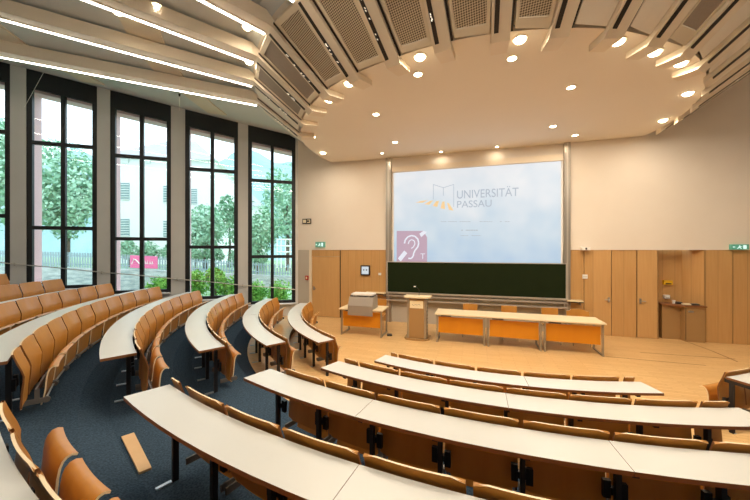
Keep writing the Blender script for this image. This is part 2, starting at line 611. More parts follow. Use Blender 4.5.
# ------------------------------------------------------------------ walls
TOPZ = 9.2
def slab(mb, a, b, z0, z1, n, th, m):
    """vertical wall slab between plan points a and b, thickness th along n"""
    a, b, n = Vector((a[0], a[1], 0)), Vector((b[0], b[1], 0)), Vector((n[0], n[1], 0))
    q = [a, b, b + n * th, a + n * th]
    L = (b - a).length
    i = len(mb.v)
    mb.hexa([p + Vector((0, 0, z0)) for p in q], [p + Vector((0, 0, z1)) for p in q], m)
    us = {0: (0, z0), 1: (L, z0), 2: (L, z0), 3: (0, z0), 4: (0, z1), 5: (L, z1), 6: (L, z1), 7: (0, z1)}
    for kf in range(6):
        mb.uv[-6 + kf] = [us[v - i] for v in mb.f[-6 + kf]]

SL, SR = fs(386), fs(570)           # zone of the screen
sCornerL = (FL - F0).dot(FU)
sNiche0, sNiche1 = fs(659), fs(706)
sEnd = fs(752)
mb = MB()
def fslab(mb, s0, s1, z0, z1, m, off=0.0, th=0.3):
    slab(mb, fpt(s0, 0, off), fpt(s1, 0, off), z0, z1, -FN, th, m)
def ceil_s(s):
    p = fpt(s, 0); return ceil_xy(p.x, p.y)
n_ = 24
ss = [sCornerL + (sEnd + 1.2 - sCornerL) * i / n_ for i in range(n_ + 1)]
for s0, s1 in zip(ss, ss[1:]):
    zt = TOPZ
    fslab(mb, s0, s1 + 0.0005, 2.43, zt, 'plaster')
fslab(mb, SL, SR, 0, 2.43, 'panelgrey')
fslab(mb, sCornerL - .3, SL, -.1, 2.6, 'panelgrey', -0.62, .1)  # backing slabs added behind the panelling to stop outside light leaking in
fslab(mb, SR, sEnd + 1.2, -.1, 2.6, 'panelgrey', -0.62, .1)
fslab(mb, sCornerL, fs(309), 0, 2.43, 'panelgrey')
struct('wall_front', mb)
# wood panelling below eye level, left of the screen
def panel(name, s0, s1, z0, z1, off, m='veneer', th=0.06, extra=None):
    mb = MB()
    fslab(mb, s0, s1, z0, z1, m, off, th)
    return struct(name, mb)
tn = [0]
def trim(mb_or_s0, s1=None, z0=0.0, z1=2.43, off=-0.02, m='veneer', th=0.3):
    tn[0] += 1
    mb = MB(); fslab(mb, mb_or_s0, s1, z0, z1, m, off, th)
    return struct('trim_%d' % tn[0], mb)
trim(fs(309), fs(311.5), off=0.0, m='frame_cream')
trim(fs(311.5), fs(339.5), 2.20, 2.43)                                   # over the door
trim(fs(340.5), fs(386), off=-0.02)
# door leaf left
def door(n, s0, s1, z1, off, hand, z_h=1.02):
    mb = MB(); fslab(mb, s0, s1, 0.01, z1, 'veneer_door', off, 0.05)
    d = struct('door_%d' % n, mb)
    h = MB()
    c = fpt(hand, z_h, off)
    h.lathe([(0.028, -0.07), (0.028, 0.07)], (0, 0, 0), 'steel', 10)
    h.v = [c + FU * v.x + Vector((0, 0, v.z)) + FN * (0.012 + 0.01 * (v.y > 0)) for v in h.v]
    h.tube([c + FN * 0.0, c + FN * 0.06, c + FN * 0.06 + FU * (0.11 if hand < (s0 + s1) / 2 else -0.11)], 0.011, 'steel', 6)
    o = h.build('door_handle', d)
    o['label'] = 'small steel door handle'
    return d
door(1, fs(311.7), fs(339.3), 2.19, -0.035, fs(313.6))
trim(fs(339.3), fs(340.5), off=-0.05, m='dark')
# right side panelling
trim(fs(570), fs(584))
trim(fs(584.3), fs(593), off=0.0)
door(2, fs(593.2), fs(611.3), 2.43, -0.01, fs(608.8))
trim(fs(611.3), fs(612), off=-0.06, m='dark')
trim(fs(612), fs(636.8), off=-0.02)
trim(fs(636.8), fs(637.6), off=-0.06, m='dark')
door(3, fs(637.6), sNiche0, 2.43, -0.02, fs(640.5))
# niche
NB = 0.45
trim(sNiche0, sNiche1 - 0.28, off=-NB, th=0.1)
mb = MB(); slab(mb, fpt(sNiche0, 0, -0.02), fpt(sNiche0, 0, -NB), 0, 2.43, -FU, 0.03, 'veneer'); tn[0] += 1; struct('trim_%d' % tn[0], mb)
mb = MB(); slab(mb, fpt(sNiche1 - 0.04, 0, 0.0), fpt(sNiche1 - 0.28, 0, -NB), 0, 2.43, FU, 0.04, 'veneer'); tn[0] += 1; struct('trim_%d' % tn[0], mb)
trim(sNiche1 - 0.035, fs(733), off=-0.01)
trim(fs(733), fs(734), off=-0.05, m='dark')
trim(fs(734), sEnd + 1.0, off=-0.03)

# other walls (right, back) seen only by the light
def roomwall(name, i, m='plaster'):
    p, q = ROOM[i], ROOM[(i + 1) % len(ROOM)]
    e = (q - p).normalized(); n = Vector((e.y, -e.x))
    if n.dot(C - p) > 0: n = -n
    mb = MB()
    slab(mb, (p.x, p.y), (q.x, q.y), 0, TOPZ, (n.x, n.y), 0.2, m)
    return struct(name, mb)
roomwall('wall_right', 6)
for i in range(1, 6): roomwall('wall_back', i)

# ------------------------------------------------------------------ window wall
# five windows: image columns of the frame edges, sill and transom heights
WIN = [(None, 10, 215.5, 0.67 + .33, 3.22 + .24, 1.53),
       (26, 97, None, 0.67, 3.22, 1.25),
       (110, 171, None, 0.36, 3.02, 1.03),
       (185, 238, None, 0.10, 2.76, 0.74),
       (248, 295.5, None, -0.24, 2.51, 0.48)]
OUT = 0.45
def wtop(s):
    p = wpt(s, 0); return ceil_xy(p.x, p.y)
spans = []
for i, (xa, xb, _, t1, t2, sill) in enumerate(WIN):
    sb = wS(xb)
    sa = wS(xa) if xa is not None else sb + 1.72
    spans.append((sa, sb, EYE + t1, EYE + t2, sill))
mb = MB()
def wslab(mb, s0, s1, z0, z1, o0, o1, m):
    """s0 > s1; z may be (z at s0, z at s1) pairs"""
    if not isinstance(z0, tuple): z0 = (z0, z0)
    if not isinstance(z1, tuple): z1 = (z1, z1)
    mb.hexa([wpt(s0, z0[0], o0), wpt(s1, z0[1], o0), wpt(s1, z0[1], o1), wpt(s0, z0[0], o1)],
            [wpt(s0, z1[0], o0), wpt(s1, z1[1], o0), wpt(s1, z1[1], o1), wpt(s0, z1[0], o1)], m)
edges = [0.0]
for sa, sb, *_ in reversed(spans): edges += [sb, sa]
edges.append(11.3)
for s1, s0 in zip(edges[0::2], edges[1::2]):           # pillars
    wslab(mb, s0, s1, 0, (wtop(s0) + .3, wtop(s1) + .3), 0.0, 0.12, 'pillar')
    wslab(mb, s0 + (0.06 if s0 < 11 else 0), s1 - (0.06 if s1 > 0 else 0), -0.3, (wtop(s0) + .5, wtop(s1) + .5), 0.121, 0.121 + OUT, 'pink')
for sa, sb, t1, t2, sill in spans:
    wslab(mb, sa, sb, 0, sill, -0.0, 0.12, 'pillar')
    wslab(mb, sa, sb, sill - 0.04, sill, -0.18, 0.0, 'pillar')
    wslab(mb, sa, sb, -0.3, sill - 0.02, 0.121, 0.121 + OUT, 'pink')
    wslab(mb, sa, sb, (wtop(sa) - .56, wtop(sb) - .56), (wtop(sa) + .5, wtop(sb) + .5), 0.125, 0.121 + OUT, 'pink')
wslab(mb, edges[-1], 0.0, (wtop(edges[-1]) + .15, wtop(0) + .15), TOPZ, -0.0, 0.118, 'pillar')  # unseen slab above the ceiling, added to keep sky light out
struct('wall_left', mb)
mb = MB()
mb.face([(p.x * 1.02, p.y * 1.02, TOPZ - .02) for p in ROOM[::-1]], 'ceilgrey')
struct('ceiling', mb, fix=False)  # unseen roof sheet added over the hall to seal out sky light
for i, (sa, sb, t1, t2, sill) in enumerate(spans):
    fr = MB()
    o0, o1 = 0.02, 0.115
    ta, tb = wtop(sa) + 0.07, wtop(sb) + 0.07
    fw_ = 0.13
    sm = (sa + sb) / 2
    wslab(fr, sa, sa - fw_, sill, (ta, ta), o0, o1, 'black')
    wslab(fr, sb + fw_, sb, sill, (tb, tb), o0, o1, 'black')
    wslab(fr, sm + 0.055, sm - 0.055, sill, ((ta + tb) / 2,) * 2, o0, o1, 'black')
    wslab(fr, sa, sb, (ta - 0.55, tb - 0.55), (ta, tb), o0 - 0.005, o1, 'black')
    wslab(fr, sa, sb, sill, sill + 0.10, o0 + .002, o1, 'black')
    for t in (t1, t2):
        wslab(fr, sa, sb, t - 0.055, t + 0.055, o0 + .004, o1, 'black')
    o = struct('window_%d' % (i + 1), fr)
    g = MB()
    wslab(g, sa - 0.12, sb + 0.12, sill + 0.09, (ta - 0.45, tb - 0.45), 0.066, 0.070, 'glass')
    gg = g.build('window_glass', o)

# ------------------------------------------------------------------ ceiling: the round soffit over the stage
mb = MB()
fan = []
N = 96
pts = []
A0, A1 = -130.0, 102.0
pl = []
def front_clip(a, r):
    """limit the radius to the room outline"""
    return min(r, room_r(a, 0.02))
aa = [A0 + i * (360.0) / 120 for i in range(121)]
ringp = []
for a in aa:
    b = a if a <= 180 else a - 360
    r = rim(b) if -116 < b < 92 else 5.3
    r = min(r, room_r(b, 0.06))
    ringp.append(P(b, r, H0))
for p, q in zip(ringp, ringp[1:]):
    mb.face([Vector((C.x, C.y, H0)), p, q], 'ceiling')
    mb.face([p, p + Vector((0, 0, 0.07)), q + Vector((0, 0, 0.07)), q], 'beam')
ceil_o = struct('ceiling', mb, fix=False)
# outer ceiling: sloping ring behind the panels, then the long slope
mb = MB()
prev = None
a = -118.0
while a <= 94:
    rr = room_r(a, 0.05)
    ra = min(rim(a) + 0.02, rr); rb = min(rim(a) + ringw(a), rr); rc = rr
    up = 0.06
    rm = min(rim(a) + ringw(a) + 0.2, rr)
    cur = [P(a, ra, ceil_z(a, ra) + up), P(a, rb, ceil_z(a, rb) + up), P(a, rm, ceil_z(a, rm) + up), P(a, rc, ceil_z(a, rc) + up)]
    if prev:
        mb.face([prev[0], cur[0], cur[1], prev[1]], 'ceiling')
        mb.face([prev[1], cur[1], cur[2], prev[2]], 'ceilgrey')
        mb.face([prev[2], cur[2], cur[3], prev[3]], 'ceilgrey')
    prev = cur
    a += 2.0
struct('ceiling', mb, fix=False)
# lighter cross strips of the sloping ceiling
def cross_strip(r0, r1, a0, a1):
    mb = MB(); prev = None
    a = a0
    while a <= a1 + .01:
        rr = room_r(a, -0.05)
        if r1 < rr:
            z0, z1 = ceil_z(a, r0) + .02, ceil_z(a, r1) + .02
            cur = [P(a, r0, z0), P(a, r1, z1), P(a, r1, z1 + .05), P(a, r0, z0 + .05)]
            if prev:
                for i in range(4):
                    j = (i + 1) % 4
                    mb.face([prev[i], prev[j], cur[j], cur[i]], 'beam')
            prev = cur
        a += 2.0
    tn[0] += 1
    struct('trim_%d' % tn[0], mb)
cross_strip(8.35, 9.0, -96, -40)
cross_strip(11.6, 12.3, -92, -50)

# beams
def rib(n):
    a = ribang(n)
    ra = rim(a); rw = ra + ringw(a); re = room_r(a, -0.03)
    rw = min(rw, re)
    st = [(ra - 0.02, 0.12, 0.004), (rw, 0.12, -.05)]
    if -7 <= n <= 5: st.insert(0, (ra - 0.36, 0.10, 0.004))
    if re > rw + .3: st += [(rw + 0.10, ceil_z(a, rw + .1) - beam_z(a, rw + .1), -.05), (re, ceil_z(a, re) - beam_z(a, re), -.05)]
    u = Vector((cos(radians(a)), sin(radians(a)), 0))
    mb = MB()
    prev = None
    wd = 0.13
    for r, dep, up in st:
        z = ceil_z(a, max(r, 0))
        c = P(a, r)
        if r < ra - .1: wd_ = .115
        else: wd_ = wd if r <= rw else 0.15
        cur = [c - u * wd_ + Vector((0, 0, z - dep)), c + u * wd_ + Vector((0, 0, z - dep)),
               c + u * wd_ + Vector((0, 0, z - up)), c - u * wd_ + Vector((0, 0, z - up))]
        if prev:
            for i in range(4):
                j = (i + 1) % 4
                mb.face([prev[i], prev[j], cur[j], cur[i]], 'beam')
        else:
            mb.face(cur, 'beam')
        prev = cur
    mb.face(prev[::-1], 'beam')
    tn[0] += 1
    o = struct('trim_%d' % tn[0], mb)
    # recessed dark track with small bulbs, and a dark gap beside the beam
    t = MB()
    r0, r1 = ra + 0.03, rw - 0.02
    def strip(u0, u1, dz, m, ra_=r0, rb_=r1):
        z0, z1 = ceil_z(a, ra_) - dz, ceil_z(a, rb_) - dz
        q = [P(a, ra_, z0) + u * u0, P(a, ra_, z0) + u * u1, P(a, rb_, z1) + u * u1, P(a, rb_, z1) + u * u0]
        t.hexa(q, [p + Vector((0, 0, 0.02)) for p in q], m)
    sg = -1
    strip(sg * 0.09, sg * 0.03, 0.124, 'dark', r0 + 0.06)
    t.build('light_track', o)
    t = MB()
    strip(0.135, 0.165, 0.055, 'dark', r0, r1)
    t.build('shadow_gap', o)
    t = MB()
    rnd = random.Random(n + 50)
    for q in range(7):
        r = r0 + (r1 - r0) * (0.25 + 0.5 * rnd.random())
        z = ceil_z(a, r) - 0.128
        c = P(a, r, z) + u * sg * (0.045 + 0.03 * rnd.random())
        t.box((-.006, -.02, -.004), (.006, .02, .004), 'spark', rot=radians(a), at=c)
    t.build('track_bulbs', o)
    return o
for n in range(-7, 11):
    rib(n)

# acoustic panels between the beams
PT = {-8: 'plain', -7: 'plain', -6: 'grey', -5: 'grey', -4: 'perf', -3: 'perf', -2: 'perf', -1: 'perf', 0: 'perf', 1: 'plain', 2: 'plain',
      3: 'grey', 4: 'plain', 5: 'plain', 6: 'plain', 7: 'plain'}
PNAME = {-8: 'plain cream ceiling panel nearest the black windows, at the corner with the front wall',
         -7: 'plain cream ceiling panel above the last black window, second from the front wall',
         -6: 'narrow grey ceiling panel with cream frame, lower of the two left ones',
         -5: 'grey ceiling panel with cream frame, upper of the two left ones',
         -4: 'perforated ceiling panel leftmost of the perforated row, beside the short linear lamp',
         -3: 'perforated ceiling panel second from the left of the perforated row',
         -2: 'perforated ceiling panel in the middle of the perforated row',
         -1: 'perforated ceiling panel second from the right of the perforated row',
         0: 'perforated ceiling panel rightmost of the perforated row',
         1: 'plain cream ceiling panel just right of the perforated row',
         2: 'plain cream ceiling panel left of the grey right-hand panel',
         3: 'grey sheet ceiling panel at the upper right between cream ones',
         4: 'plain cream ceiling panel just right of the grey right-hand panel',
         5: 'plain cream ceiling panel high on the right, second beyond the grey one',
         6: 'plain cream ceiling strip panel next to the bare right wall corner',
         7: 'lowest plain cream ceiling panel against the right of the front wall'}
for n, ty in PT.items():
    a0, a1 = ribang(n), ribang(n + 1)
    def q(u, v, dz):
        """u across 0..1, v along 0..1"""
        a = a0 + (a1 - a0) * u
        r0_, r1_ = rim(a) + 0.05, min(rim(a) + ringw(a) - 0.03, room_r(a, -0.06))
        e = 0.155 + (0.03 if u < .5 else 0)
        r = r0_ + (r1_ - r0_) * v
        p = P(a, r, ceil_z(a, r) - dz)
        off = (0.5 - u) * 2
        return p + Vector((cos(radians(a)), sin(radians(a)), 0)) * off * (0.185 if u < .5 else 0.145)
    base = q(0.5, 0.5, 0)
    t = thing('acoustic_panel', PNAME[n], 'ceiling panel', base, group='acoustic panels around the round ceiling')
    def sheet(u0, u1, v0, v1, dz, th, m):
        mb = MB(); K = 6
        rows = [[q(u0 + (u1 - u0) * i / 2, v0 + (v1 - v0) * j / K, dz) for i in range(3)] for j in range(K + 1)]
        W0 = (rows[0][2] - rows[0][0]).length
        mb.shell(rows, th, m, m, lambda i, j: Vector((0, 0, 1)))
        return mb
    if ty == 'plain':
        mb = sheet(0, 1, 0, 1, 0.03, 0.03, 'ceiling')
        mb.build('panel_face', t, origin=base)
    else:
        fr = MB()
        b = 0.09
        for (u0, u1, v0, v1) in ((0, b, 0, 1), (1 - b, 1, 0, 1), (b, 1 - b, 0, 0.07), (b, 1 - b, 0.93, 1)):
            s_ = sheet(u0, u1, v0, v1, 0.05, 0.045, 'frame_cream')
            k0 = len(fr.v); fr.v += s_.v; fr.mi('frame_cream')
            fr.f += [tuple(i + k0 for i in f) for f in s_.f]; fr.m += [0] * len(s_.f); fr.uv += [None] * len(s_.f)
        fr.build('panel_frame', t, origin=base)
        mb = MB()
        m_ = 'perf' if ty == 'perf' else 'fabricgrey'
        K = 8
        for j in range(K):
            for i in range(4):
                us = [b + (1 - 2 * b) * i / 4, b + (1 - 2 * b) * (i + 1) / 4]
                v_ = [0.07 + .86 * j / K, 0.07 + .86 * (j + 1) / K]
                cs = [(us[0], v_[0]), (us[1], v_[0]), (us[1], v_[1]), (us[0], v_[1])]
                pp = [q(u, v, 0.03) for u, v in cs]
                ctr = P((a0 + a1) / 2, 5); ur = Vector((cos(radians((a0 + a1) / 2)), sin(radians((a0 + a1) / 2)), 0))
                rd = Vector((sin(radians((a0 + a1) / 2)), -cos(radians((a0 + a1) / 2)), 0))
                mb.face(pp, m_, [((p - ctr).dot(ur), (p - ctr).dot(rd) * 1.38) for p in pp])
        mb.build('perforated_sheet' if ty == 'perf' else 'grey_sheet', t, origin=base, fix=False)

# ------------------------------------------------------------------ lamps
def arealight(name, loc, size, power, col, parent, size_y=None, rot=(0, 0, 0), spread=pi):
    ld = bpy.data.lights.new(name, 'AREA')
    ld.energy = power
    ld.color = col
    if size_y:
        ld.shape = 'RECTANGLE'; ld.size = size; ld.size_y = size_y
    else:
        ld.shape = 'DISK'; ld.size = size
    ld.spread = spread
    o = bpy.data.objects.new(name, ld)
    COL.objects.link(o)
    o.parent = parent
    o.location = loc
    o.rotation_euler = rot
    return o
WARM = (1.0, 0.86, 0.68)
def downlight(p, label, group, power, r=0.07, drop=0.0, dome=False):
    t = thing('downlight', label, 'ceiling lamp', p, group=group)
    mb = MB(); mb.lathe([(r * 1.05, -0.012), (r * 1.28, -0.012), (r * 1.3, 0.0)], (0, 0, 0), 'lampring', 20)
    mb.build('lamp_ring', t)
    mb = MB()
    if dome:
        mb.lathe([(r * .35, -0.055), (r * .75, -0.042), (r * .98, -0.02), (r, -0.013)], (0, 0, 0), 'lens_warm', 16)
    else:
        mb.lathe([(r * .5, -0.017), (r, -0.0135)], (0, 0, 0), 'lens_warm', 16)
    mb.build('lamp_lens', t, smooth=True)
    arealight('downlight_beam', (0, 0, -0.07), r * 1.6, power, WARM, t)
    return t
DL = [((418, 74), 'small round downlight left of the front centre, nearest the perforated panels'),
      ((376, 114), 'small round downlight in the left half of the round ceiling'),
      ((512, 58), 'small round downlight right below the rightmost perforated panel'),
      ((571, 87), 'small round downlight in the right half of the round ceiling'),
      ((553, 126), 'small round downlight above the right top corner of the screen'),
      ((575, 135), 'small round downlight rightmost of the row near the front wall'),
      ((395, 142), 'small round downlight above the left top corner of the screen'),
      ((382, 153), 'small round downlight close to the wall, left of the screen'),
      ((441, 151.5), 'small round downlight close to the wall above the slide logo'),
      ((497, 146.5), 'small round downlight close to the wall above the middle of the screen')]
for (x, y), lb in DL:
    p = ray(x, y, F * (H0 - EYE) / (250 - y)); p.z = H0
    downlight(p, lb, 'small downlights in the round ceiling', K_DOWN * (0.06 if y > 130 else 1.0), r=0.045 if y > 144 else 0.07)
RL = [((420, 56.5), 'glowing rim downlight between the two leftmost noses above the screen'),
      ((520, 39), 'glowing rim downlight under the rightmost perforated panel'),
      ((618, 41), 'glowing rim downlight under the plain panels right of centre'),
      ((655, 52), 'smaller glowing rim downlight between two beam noses at the right'),
      ((681, 63), 'glowing rim downlight beneath the grey right-hand panel'),
      ((688, 93), 'glowing rim downlight by the bare wall, upper of two'),
      ((663, 120), 'glowing rim downlight lowest at the right, near the front wall'),
      ((349, 83), 'glowing rim downlight under the leftmost perforated panel'),
      ((329, 99.5), 'glowing rim downlight beneath the grey left panels, upper of two'),
      ((315, 112.5), 'glowing rim downlight beneath the grey left panels, lower of two'),
      ((312, 136.5), 'glowing rim downlight below the lowest left beam nose'),
      ((323, 152.5), 'glowing rim downlight lowest at the left, near the front wall')]
for (x, y), lb in RL:
    p = ray(x, y, F * (H0 - EYE) / (250 - y)); p.z = H0
    downlight(p, lb, 'bright downlights along the rim of the round ceiling', K_RIM, r=0.085, dome=True)
SLP = [((157, 5), 'warm spotlight set in the sloping ceiling at the top beside the cross strip'),
       ((118, 11), 'warm spotlight in the sloping ceiling, leftmost of them'),
       ((184, 79), 'warm spotlight low in the sloping ceiling between two linear lamps'),
       ((247, 26), 'warm spotlight in the sloping ceiling by the grey ceiling panel'),
       ((249, 61.0), 'small warm spotlight behind the end of the second linear lamp')]
for (x, y), lb in SLP:
    p = ceil_hit(x, y); p.z -= 0.012
    downlight(p, lb, 'spotlights in the sloping left ceiling', 5.0, r=0.075, dome=True)

for i, (a_, r_) in enumerate(((-58, 9.2), (-40, 8.3), (-24, 8.3), (-8, 8.3), (8, 8.3), (24, 8.6), (38, 8.6), (-14, 12.0), (10, 12.0), (-38, 12.5))):  # unseen downlights, added to raise the brightness of the hall
    aa_ = round((a_ - RIB0) / RIBD - .5) * RIBD + RIB0 + RIBD / 2
    if a_ in (-58,): continue
    pz = P(aa_, r_, ceil_z(aa_, r_) + .045)
    downlight(pz, 'unseen downlight added to brighten the rear seats, %s of nine' % ORD[i - 1], 'added unseen downlights over the rear seats', 36.0, r=0.09)
LINES = {-7: 'longest white linear lamp, lowest one just above the black windows',
         -6: 'white linear lamp on a ceiling beam, second lowest above the windows',
         -5: 'white linear lamp on a ceiling beam, third up from the windows',
         -4: 'shortest visible white linear lamp at the very top of the sloping ceiling'}
def linelamp(n, label, vis=True):
    a = ribang(n)
    r0 = rim(a) + ringw(a) + 0.05; r1 = room_r(a, -0.25)
    if not vis: r1 = min(r1, r0 + 6)
    u = Vector((cos(radians(a)), sin(radians(a)), 0)) * -1
    base = P(a, (r0 + r1) / 2, beam_z(a, (r0 + r1) / 2))
    t = thing('linear_lamp', label, 'ceiling lamp', base, group='linear lamps on the ceiling beams')
    for part, m, w0, w1, d0, d1 in (('lamp_housing', 'lampring', 0.07, 0.145, -0.02, 0.018), ('lamp_tube', 'lens_line', 0.093, 0.122, 0.0185, 0.035)):
        mb = MB()
        def pt(r, w_, d):
            return P(a, r, beam_z(a, r) - d) + u * w_
        mb.hexa([pt(r0, w0, d1), pt(r0, w1, d1), pt(r1, w1, d1), pt(r1, w0, d1)], [pt(r0, w0, d0), pt(r0, w1, d0), pt(r1, w1, d0), pt(r1, w0, d0)], m)
        mb.build(part, t, origin=base)
    return t
for n, lb in LINES.items(): linelamp(n, lb)
for i, n in enumerate((-3, -2, -1, 0, 1, 2, 3, 4, 5, 6, 7)):  # beam lamps out of view, added for more light in the room
    linelamp(n, 'unseen white linear lamp added on a rear beam, %s of the eleven' % ORD[i], False)

# ------------------------------------------------------------------ seats
SEATW = 0.568
def back_profile():
    # (forward offset from desk inner edge, height)
    return [(0.010, 0.784), (0.014, 0.776), (0.028, 0.73), (0.048, 0.67), (0.074, 0.60), (0.090, 0.54), (0.086, 0.46), (0.076, 0.36), (0.070, 0.24), (0.070, 0.20)]
def make_back(width, name='backrest', parent=None):
    mb = MB()
    pr = back_profile()
    NJ = 9
    rows = []
    for (f_, z) in pr:
        row = []
        for j in range(NJ):
            u = -1 + 2 * j / (NJ - 1)
            x = u * width / 2
            bow = 0.018 * u * u * (width / 0.575)
            zz = z
            if z > 0.778 and abs(u) > 0.99: zz = z - 0.02
            if z < 0.22 and abs(u) > 0.99: zz = z + 0.02
            row.append((x, f_ + bow, zz))
        rows.append(row)
    mb.shell(rows, 0.014, 'ply', 'birch', lambda i, j: Vector((0, 1, 0.0)), side='edge')
    return mb.build(name, parent, smooth=True)
def make_seat():
    t = thing('folding_seat', 'seat', 'seat')
    make_back(SEATW, parent=t)
    mb = MB()
    pr = [(0.170, 0.07), (0.185, 0.12), (0.200, 0.20), (0.208, 0.28), (0.214, 0.36), (0.224, 0.42), (0.238, 0.456), (0.260, 0.479), (0.290, 0.486), (0.318, 0.474)]
    rows = []
    NJ = 7
    sw = 0.50
    nr = []
    for i, (f_, z) in enumerate(pr):
        rows.append([(-sw / 2 + sw * j / (NJ - 1), f_ + 0.012 * ((2 * j / (NJ - 1) - 1) ** 2), z) for j in range(NJ)])
    def nrm(i, j):
        a = Vector((0, pr[max(i - 1, 0)][0], pr[max(i - 1, 0)][1])); b = Vector((0, pr[min(i + 1, len(pr) - 1)][0], pr[min(i + 1, len(pr) - 1)][1]))
        d = (b - a).normalized()
        return Vector((0, d.z, -d.y))
    mb.shell(rows, 0.014, 'ply', 'birch', nrm)
    mb.build('seat_panel', t, smooth=True)
    mb = MB()
    mb.box((-0.27, 0.140, 0.22), (0.27, 0.158, 0.26), 'greyarm')
    for s in (-1, 1):
        mb.box((s * 0.272 - 0.008, 0.03, 0.10), (s * 0.272 + 0.008, 0.25, 0.155), 'greyarm')
        mb.box((s * 0.272 - 0.007, 0.14, 0.12), (s * 0.272 + 0.007, 0.18, 0.26), 'greyarm')
        mb.tube([(s * 0.26, 0.235, 0.128), (s * 0.288, 0.235, 0.128)], 0.032, 'greyarm', 12)
    mb.tube([(-0.26, 0.225, 0.128), (0.26, 0.225, 0.128)], 0.011, 'steel', 8)
    mb.build('seat_bracket', t)
    return t
def make_post():
    p = MB()
    p.box((-0.017, 0.06 - .13, 0.0), (0.017, 0.105 - .13, 0.698), 'post')
    p.box((-0.02, -0.27, 0.655), (0.02, 0.02, 0.70), 'post')
    o = p.build('support_post')
    f_ = MB(); f_.box((-0.016, -0.19, 0.0), (0.016, -0.076, 0.013), 'foot')
    f_.build('foot_bar', o)
    b = MB()
    b.box((-0.075, -0.020, 0.33), (-0.028, 0.012, 0.455), 'bracket')
    b.box((0.028, -0.020, 0.315), (0.078, 0.012, 0.44), 'bracket')
    b.box((-0.035, -0.028, 0.36), (0.035, -0.024 + .03, 0.41), 'bracket')
    b.build('hinge_bracket', o)
    return o
SEAT0 = make_seat()
POST0 = make_post()
note_children(SEAT0); note_children(POST0)
FILLERS = {}

used = [False, False]
def place_seat(k, a, label, group):
    o = SEAT0 if not used[0] else copy_tree(SEAT0)
    used[0] = True
    o.location = P(a, RD[k], FZ[k])
    o.rotation_euler = (0, 0, radians(a))
    o['label'] = label; o['category'] = 'seat'; o['group'] = group
    return o

def arc_slab(mb, k, a0, a1, z0, z1, r0, r1, top, edge, e0=0.0, e1=0.0, seg=1.5):
    """curved board between angles; e0/e1 extra angle of the outer corner at each end"""
    n = max(2, int(abs(a1 - a0) / seg))
    inn, out = [], []
    for i in range(n + 1):
        t = i / n
        inn.append((a0 + (a1 - a0) * t, r0))
        b0, b1 = a0 + e0, a1 + e1
        out.append((b0 + (b1 - b0) * t, r1))
    for i in range(n):
        b = [P(*inn[i], z0), P(*inn[i + 1], z0), P(*out[i + 1], z0), P(*out[i], z0)]
        t_ = [p + Vector((0, 0, z1 - z0)) for p in b]
        mb.face(t_, top)
        mb.face(b[::-1], edge)
        mb.face([b[0], b[1], t_[1], t_[0]], edge)
        mb.face([b[2], b[3], t_[3], t_[2]], edge)
        if i == 0: mb.face([b[3], b[0], t_[0], t_[3]], edge)
        if i == n - 1: mb.face([b[1], b[2], t_[2], t_[1]], edge)

def row(k, block, d0, d1, s0, n, rowname, fillers=(), seams=(), sdir=1, clipx=None, e0=0., e1=0., seat_from=None):
    """one curved desk with its seats; d0<d1 desk angles, seats start at s0 and go sdir"""
    pitch = degrees(0.607 / RD[k])
    z = FZ[k]
    base = P((d0 + d1) / 2, RD[k] + 0.15, z)
    t = thing('curved_desk', rowname, 'desk', base, group='curved desks in tiered rows')
    cuts = [d0] + sorted(seams) + [d1]
    for i, (c0, c1) in enumerate(zip(cuts, cuts[1:])):
        g = degrees(0.0018 / RD[k])
        mb = MB()
        arc_slab(mb, k, c0 + (g if i else 0), c1 - (g if i < len(cuts) - 2 else 0), z + 0.70, z + DZ, RD[k], RD[k] + DW, 'laminate', 'edge',
                 e0 if i == 0 else 0, e1 if i == len(cuts) - 2 else 0)
        mb.build('desk_top', t, origin=base, fix=False)
    def vis(a):
        p = P(a, RD[k] - 0.2, z + 0.6)
        return p.y > 0.4 and -70 < proj(p)[0] < 830
    # posts at every seat division
    for i in range(n + 1):
        a = s0 + sdir * i * pitch
        if a < d0 + 0.3 or a > d1 - 0.3 or not vis(a): 
            if not (d0 < a < d1): continue
            if not vis(a): continue
        if not used[1]:
            o = POST0; used[1] = True
        else:
            o = copy_tree(POST0)
        o.parent = t
        o.location = P(a, RD[k], z) - base
        o.rotation_euler = (0, 0, radians(a))
    for (f0, f1) in fillers:
        wdt = radians(f1 - f0) * (RD[k] - .05)
        key = round(wdt, 2)
        o = make_back(wdt, 'filler_panel', t)
        o.location = P((f0 + f1) / 2, RD[k], z) - base
        o.rotation_euler = (0, 0, radians((f0 + f1) / 2))
    cnt = 0
    for i in range(n):
        a = s0 + sdir * (i + 0.5) * pitch
        if not vis(a): continue
        place_seat(k, a, block % ORD[i], block.split(' ', 2)[0] and 'folding seats: ' + rowname)
    return t

# centre block, rows from the stage
CB = 'honey plywood folding seat, %s from the left aisle in the '
row(0, CB.replace('in the ', '') + 'front row of the centre block', -35.9, 0.3, -33.75, 5,
    'front white curved desk of the centre block, nearest the lectern tables', [(-35.05, -33.95), (-1.65, -0.3)], [-14.7], e0=0.1)
row(1, CB + 'centre block second row', -36.8, 1.2, -33.95, 6,
    'second white curved desk from the stage in the centre block', [(-36.1, -34.1), (-1.7, 0.6)], [-17.9], e0=-0.1)
row(2, CB + 'centre block third row', -37.7, 2.1, -36.15, 8,
    'third white curved desk from the stage in the centre block', [], [-27.0, -13.3])
row(3, CB + 'centre block fourth row', -38.1, 2.7, -36.42, 9,
    'fourth curved desk of the centre block, large white top beside the dark carpet', [(-38.25, -37.1), (0.6, 2.2)], [-24.15, -11.9], e0=-0.2)
row(4, CB + 'centre block fifth row', -39.1, 3.4, -38.9, 7,
    'curved desk of the fifth centre row, only its white end shows bottom left', [], [-28.0])
